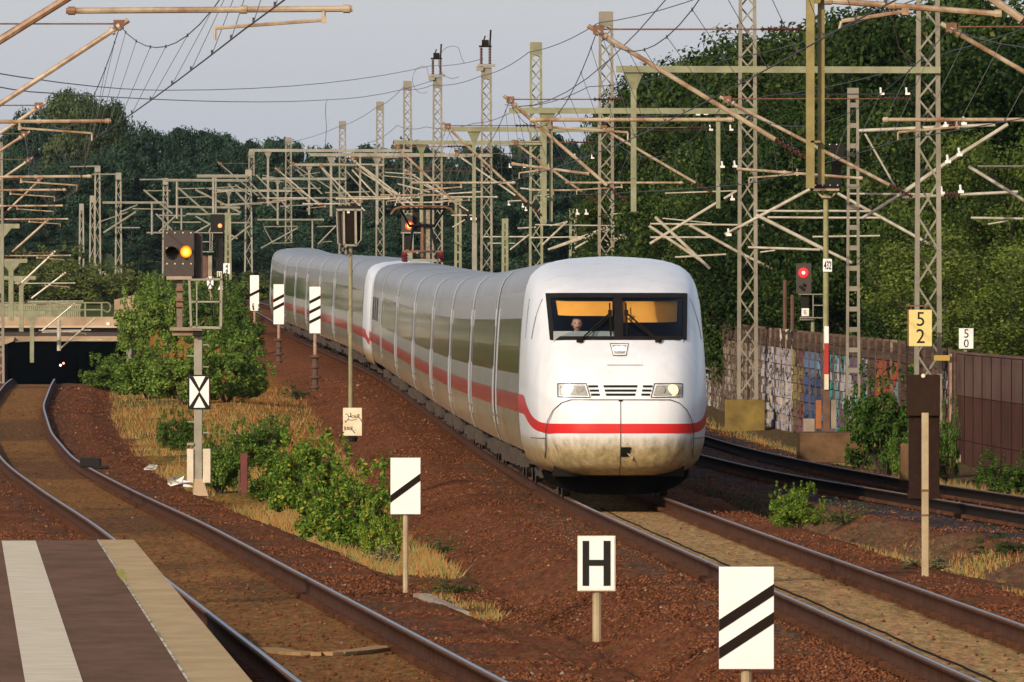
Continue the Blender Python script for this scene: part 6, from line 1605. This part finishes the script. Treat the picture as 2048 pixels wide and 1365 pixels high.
TV = {'dark': [tree_variant(s, .095, 430, 66, LM['dark']) for s in (1,2,3,4,5)], 'bright': [tree_variant(s, .085, 430, 60, LM['bright']) for s in (11,12)],
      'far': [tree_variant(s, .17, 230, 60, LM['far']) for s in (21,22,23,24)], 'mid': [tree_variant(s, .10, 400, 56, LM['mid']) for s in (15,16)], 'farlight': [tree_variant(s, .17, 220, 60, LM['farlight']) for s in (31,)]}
trn = random.Random(3)
def tree(kind, px, ytop, Z, label, group=None, rx=1.0, base=None, name='tree'):
    x = PX(px, Z); zg = gz(x, Z) if base is None else base; h = (PZ(ytop, Z) - zg)*1.06
    root = empty(name, (x, Z, zg - .1), label, 'tree', group)
    tr, cr = trn.choice(TV[kind]); a = trn.uniform(0, 6.28)
    for o in (tr, cr):
        c = o.copy(); COL.objects.link(c); c.parent = root; c.rotation_euler = (0, 0, a); k = h/12.0
        c.scale = (k*rx*trn.uniform(.92,1.08), k*rx, k*1.0)
    return root
G1 = 'trees behind the graffiti wall'
LB = 'dark leafy tree merging with its neighbours behind the graffiti wall'
back = [(1262,292,425,.75),(1292,214,430,.8),(1346,184,412,.85),(1398,150,402,.9),(1455,150,392,.9),(1512,96,382,.9),(1572,92,372,.85),(1640,72,362,.9),(1702,86,355,.9),(1765,60,345,.9),(1832,50,338,.95),(1905,44,330,.9),(1985,12,322,.9),(2062,-30,312,.95)]
for k, (px, y, Z, rx) in enumerate(back):
    lb = {0: 'lowest dark tree at the left end of the leafy row, beside the gap of sky', 12: 'tall dark tree filling the upper right corner'}.get(k, LB); tree('mid' if k in (4, 8, 10) else 'dark', px, y, Z, lb, G1, rx)
for px, y, Z, rx in [(1255,400,405,.95),(1325,330,392,.95),(1400,300,370,.95),(1475,290,352,.95),(1550,265,345,.95),(1625,250,338,.95),(1700,240,330,.95),(1775,235,322,.95),(1850,205,314,.95),(1930,170,308,.95),(2010,130,302,.95),(2070,120,300,.95)]:
    tree('mid' if int(px) % 3 == 1 else 'dark', px, y, Z, LB, G1, rx)
for px, y, Z, rx in [(1250,440,470,1.2),(1310,330,480,1.0),(1380,260,470,1.0),(1470,220,450,1.0),(1560,200,440,1.0),(1650,170,430,1.0),(1740,160,420,1.0),(1840,140,410,1.0),(1950,110,400,1.0),(2050,80,390,1.0)]:
    tree('dark', px, y, Z, LB, G1, rx)
for px, y, Z, rx in [(1270,500,400,1.5),(1340,480,385,1.5),(1420,470,372,1.5),(1500,455,360,1.5),(1580,450,350,1.5),(1660,440,340,1.4),(1740,430,332,1.4),(1820,430,322,1.4),(1900,420,312,1.4),(1975,400,302,1.3),(2050,400,298,1.3)]:
    tree('mid' if px in (1340, 1580, 1820) else 'dark', px, y, Z, LB, G1, rx)
tree('bright', 2012, 262, 288, 'sunlit yellow green tree at the right edge behind the pale cantilever', None, 1.0)
tree('bright', 1890, 405, 291, 'bright green young tree right of the yellow 52 mast', None, 1.0)
tree('bright', 1965, 470, 276, 'low bright green tree over the white 50 board', None, 1.5)
G2 = 'far wood on the skyline'; LB2 = 'dark blue green tree far off, merging into the wooded skyline'
def skyl(px): return float(np.interp(px, [-60,0,30,60,100,150,200,245,290,335,380,430,480,530,580,630,680,730,775,810,850,900,950,1000,1040,1080,1130,1180,1220,1260], [320,295,262,238,214,200,212,240,262,268,272,282,290,297,302,298,300,303,296,284,302,306,304,306,290,280,288,312,300,290]))
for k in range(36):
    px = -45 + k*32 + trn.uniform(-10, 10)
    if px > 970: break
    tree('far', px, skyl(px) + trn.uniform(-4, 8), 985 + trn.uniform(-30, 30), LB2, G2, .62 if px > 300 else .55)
tree('farlight', 150, 203, 945, 'paler green rounded crown standing above the far wood at the left', None, .62); tree('farlight', 205, 222, 940, 'smaller pale crown leaning on the tallest far tree', None, .5)
for k in range(14):   # the wood goes on beyond the left edge; the coaches mirror it
    px = -90 - k*62; tree('far', px, 300 + trn.uniform(-45, 60), 930 + trn.uniform(-40, 20), LB2, G2, 1.0)
for k in range(22):
    px = -50 + k*49 + trn.uniform(-12, 12); tree('far', px, max(skyl(px)+60, 325) + trn.uniform(-25, 25), 925 + trn.uniform(-15, 15), LB2, G2, .85)
for k in range(18):
    px = -40 + k*60 + trn.uniform(-12, 12); tree('far', px, 440 + trn.uniform(-25, 25), 880 + trn.uniform(-10, 10), LB2, G2, 1.25)
for k in range(14):
    px = -40 + k*78 + trn.uniform(-12, 12); tree('far', px, 500 + trn.uniform(-20, 20), 858 + trn.uniform(-8, 8), LB2, G2, 2.2)
for k, px in enumerate(range(985, 1270, 34)):
    tree('far', px + trn.uniform(-6,6), skyl(px) + trn.uniform(-4,10), 745 + trn.uniform(-20,20), LB2, G2, .62)
for px in range(975, 1275, 42): tree('far', px, 390 + trn.uniform(-25,25), 700 + trn.uniform(-15,15), LB2, G2, 1.1)

# --- bushes
def solve(px, py, Za=70, Zb=900):
    """distance at which the ground shows at this pixel"""
    prev = None
    for Z in np.concatenate([np.arange(Za, 300, .5), np.arange(300, Zb, 1.5)]):
        if gz(PX(px, Z), Z) >= PZ(py, Z): return float(Z)
    return float(Zb)
def bush_variant(seed, leafm, leafsize, per, ncl, tall=1.0):
    rng = np.random.default_rng(seed); cl = []
    for i in range(ncl):
        a = rng.uniform(0, 6.28); u = rng.random(); rad = .42*math.sqrt(rng.random()); z = .12 + .72*u*(1-rad*.9)
        rr = rng.uniform(.07, .18); cl.append(((rad*math.cos(a), rad*math.sin(a), z), (rr, rr, rr*.85)))
    for i in range(ncl):   # loose sprigs beyond the mass
        a = rng.uniform(0, 6.28); rad = rng.uniform(.30, .55); z = rng.uniform(.15, .75) if rad > .42 else rng.uniform(.75, 1.0); rr = rng.uniform(.018, .04); cl.append(((rad*math.cos(a), rad*math.sin(a), z), (rr, rr, rr*3.0), .10))
    V, Q = leaves(cl, per, leafsize, rng, .55)
    st = MB()
    for i in range(9):
        a = rng.uniform(0, 6.28); q = Vector((.35*math.cos(a), .35*math.sin(a), rng.uniform(.5,.85))); st.tube((0,0,-.1), q, .018, 5, 0, .006)
    s = st.build('stem', M['trunk']); f = np_obj('foliage', V, Q, leafm)
    for o in (s, f): COL.objects.unlink(o)
    return s, f
BV = {'bush': [bush_variant(s, LM['bush'], .023, 270, 46) for s in (41,42,43)], 'near': [bush_variant(s, LM['bushy'], .022, 280, 48) for s in (51,52)], 'bank': [bush_variant(s, LM['bank'], .030, 160, 40) for s in (61,62)], 'pale': [bush_variant(71, LM['pale'], .045, 40, 22)], 'weed': [bush_variant(81, LM['bank'], .028, 50, 26)]}
def bush(kind, px, py, wpx, hpx, label, Z=None, group=None, cat='bush', name='bush'):
    Z = Z or solve(px, py); s = F/Z; x = PX(px, Z); z = min(gz(x, Z), PZ(py, Z) + .15)
    root = empty(name, (x, Z, z), label, cat, group); a = trn.uniform(0, 6.28)
    for o in trn.choice(BV[kind]):
        c = o.copy(); COL.objects.link(c); c.parent = root; c.rotation_euler = (0,0,a); w_ = wpx/s*1.12; c.scale = (w_, w_, hpx/s*1.15)
    return root
GB = 'bushes on the bank between the tracks'
B = [('bush',232,782,120,66,'low bush creeping to the tunnel mouth'),('bush',300,800,140,110,'broad bush right of the tunnel mouth'),('bush',372,812,140,120,'round bush left behind the crossed board'),('bush',455,806,150,130,'full bush right of the crossed board'),('bush',498,790,70,84,'bush at the gravel edge below the one stripe board'),
 ('bush',290,715,110,125,'bush climbing beside the bridge abutment'),('bush',345,700,130,130,'bush behind the upper mast of the yellow signal'),('bush',425,705,130,130,'bush seen through the white guard frame'),('bush',480,725,90,100,'bush nearest the one stripe board'),('bush',330,640,110,80,'bush top by the wing wall'),('bush',400,625,100,60,'bush under the signal screen'),('bush',455,650,60,70,'small bush beside the gravel slope'),
 ('bush',352,905,70,80,'small bush left of the relay boxes'),('bush',440,985,100,120,'dark bush behind the relay boxes'),('bush',512,935,120,90,'bush behind the dark red post'),('bush',548,900,70,60,'little bush above the dark red post'),
 ('near',560,1015,120,105,'reddish tinged bush right of the dark red post'),('near',625,1050,170,165,'large bright bush with red tips'),('near',700,1108,185,165,'large yellow flecked bush left of the single stripe board'),('near',760,1122,80,105,'bush tight behind the single stripe board'),('near',600,985,110,75,'bush crest behind the red tipped one'),
 ('pale',762,1140,72,52,'pale dry flowering plant at the foot of the striped board'),('near',1593,1062,96,84,'lone bush with pinkish tips between the right tracks'),
 ('bush',1770,965,150,190,'vigorous bush growing up the orange graffiti'),('bush',1722,872,80,130,'dark bush over the teal graffiti'),('bush',1815,940,70,110,'bush tucked behind the brown cabinet'),('bush',2010,992,110,80,'bush at the foot of the brown wall'),('bush',1895,900,50,150,'narrow bush right of the brown cabinet')]
for b in B:
    Zf = {'vigorous bush growing up the orange graffiti': 236, 'dark bush over the teal graffiti': 252, 'bush tucked behind the brown cabinet': 230, 'bush at the foot of the brown wall': 205, 'narrow bush right of the brown cabinet': 231}.get(b[5])
    bush(*b, Z=Zf, group=GB if b[0] in ('bush','near') and b[1] < 800 else None)
GK = 'bushes of the green bank beyond the bridge'
for k, (px, py, w_, h, lb) in enumerate([(20,606,100,70,'bank bush at the left edge beyond the railing'),(75,604,100,85,'bank bush behind the picket fence'),(125,602,110,95,'tallest bush of the green bank'),(175,600,110,70,'bank bush left of the small 11 board'),(225,600,100,62,'bank bush right of the small 11 board'),(268,592,80,40,'bank bush above the wing wall'),(100,560,130,50,'yellowish bush high on the green bank'),(310,600,70,36,'bank bush behind the signal screen')]):
    bush('bank', px, py, w_, h, lb, Z=806 + (k*7) % 20, group=GK)
for px, py, w_, h, lb in [(470,590,90,50,'low green shrub left of the train tail'),(520,592,90,50,'green shrub below the most distant mast'),(550,600,50,40,'green shrub touching the train tail')]:
    bush('bank', px, py, w_, h, lb, Z=690, group='shrubs beside the train tail')
for px, py, w_, h, lb in [(1690,1055,120,50,'sparse weeds on the stones between the right tracks'),(2005,1115,120,55,'sparse weeds at the lower right edge'),(1500,850,70,34,'yellow green weeds by the yellow block'),(880,1110,90,40,'thin weeds beside the single stripe board'),(905,1190,110,36,'weeds by the kerb stones'),(590,800,60,34,'weeds on the orange slope'),(700,1000,60,40,'weeds behind the yellow flecked bush')]:
    bush('weed', px, py, w_, h, lb, group='weed patches', cat='weeds', name='weed_patch')
bush('pale', 1850, 1046, 90, 30, 'orange dry flower heads around the tan post', Z=146, cat='weeds', name='flower_patch')

# --- dry grass (uncountable)
def dry_grass(n=40000):
    r = np.random.default_rng(9); iz = r.uniform(1/420., 1/118., n*4); Z = 1/iz; X = r.uniform(-.042, .042, n*4)*Z
    a, b, c = x0(Z), x1(Z), x2(Z); g0, g1 = a + 2.3, b - 3.2; t = (X-g0)/np.maximum(g1-g0, .1)
    nz = fbm(X, Z*.3, .6, 6)
    k1 = (t > .05) & (t < .95) & (Z > 150) & (nz > .40); k1b = (t > .2) & (t < .9) & (Z < 150) & (nz > .55)
    td = (X-(b+2.1))/np.maximum(c-b-4.2, .1); k2 = (td > .1) & (td < .9) & (nz > .56); k3 = (X > c+2.0) & (X < c+3.0) & (nz > .45)
    idx = np.where(k1 | k1b | k2 | k3)[0][:n]; X, Z = X[idx], Z[idx]; kk = k2[idx] | k1b[idx]
    H = np.array([gz(p, q) for p, q in zip(X, Z)]); m = len(X)
    h = r.uniform(.05, .20, m)*np.where(kk, .5, 1); w_ = r.uniform(.006, .014, m); dx = r.normal(0, .09, m)*h/.2; dy = r.normal(0, .06, m)
    V = np.zeros((m, 3, 3)); V[:,0] = np.stack([X-w_, Z, H-.03], -1); V[:,1] = np.stack([X+w_, Z, H-.03], -1); V[:,2] = np.stack([X+dx, Z+dy, H+h], -1)
    mt, nt, bs = newmat('dry_grass'); g = nt.nodes.new('ShaderNodeNewGeometry')
    nt.links.new(ramp(nt, g.outputs['Random Per Island'], [(0,(.29,.115,.028)),(.35,(.34,.165,.045)),(.5,(.22,.17,.04)),(.8,(.12,.15,.03)),(1,(.32,.22,.09))]), bs.inputs['Base Color']); bs.inputs['Roughness'].default_value = .8
    tag(np_obj('dry_grass', V.reshape(-1,3), np.arange(m*3).reshape(-1,3), mt), kind='stuff')
dry_grass()

# ------------------------------------------------------------------ evening air
def haze():
    mb = MB(); mb.box2((-1700, -60, -9), (1700, 7300, 75)); m = bpy.data.materials.new('haze_air'); m.use_nodes = True; nt = m.node_tree
    for n in list(nt.nodes):
        if n.type != 'OUTPUT_MATERIAL': nt.nodes.remove(n)
    v = nt.nodes.new('ShaderNodeVolumePrincipled'); v.inputs['Color'].default_value = (.60,.80,1.0,1); v.inputs['Density'].default_value = HAZE; v.inputs['Anisotropy'].default_value = 0.0
    nt.links.new(v.outputs[0], nt.nodes['Material Output'].inputs['Volume'])
    tag(mb.build('haze', m), kind='stuff')
HAZE = .00002
haze()
bpy.context.view_layer.update()
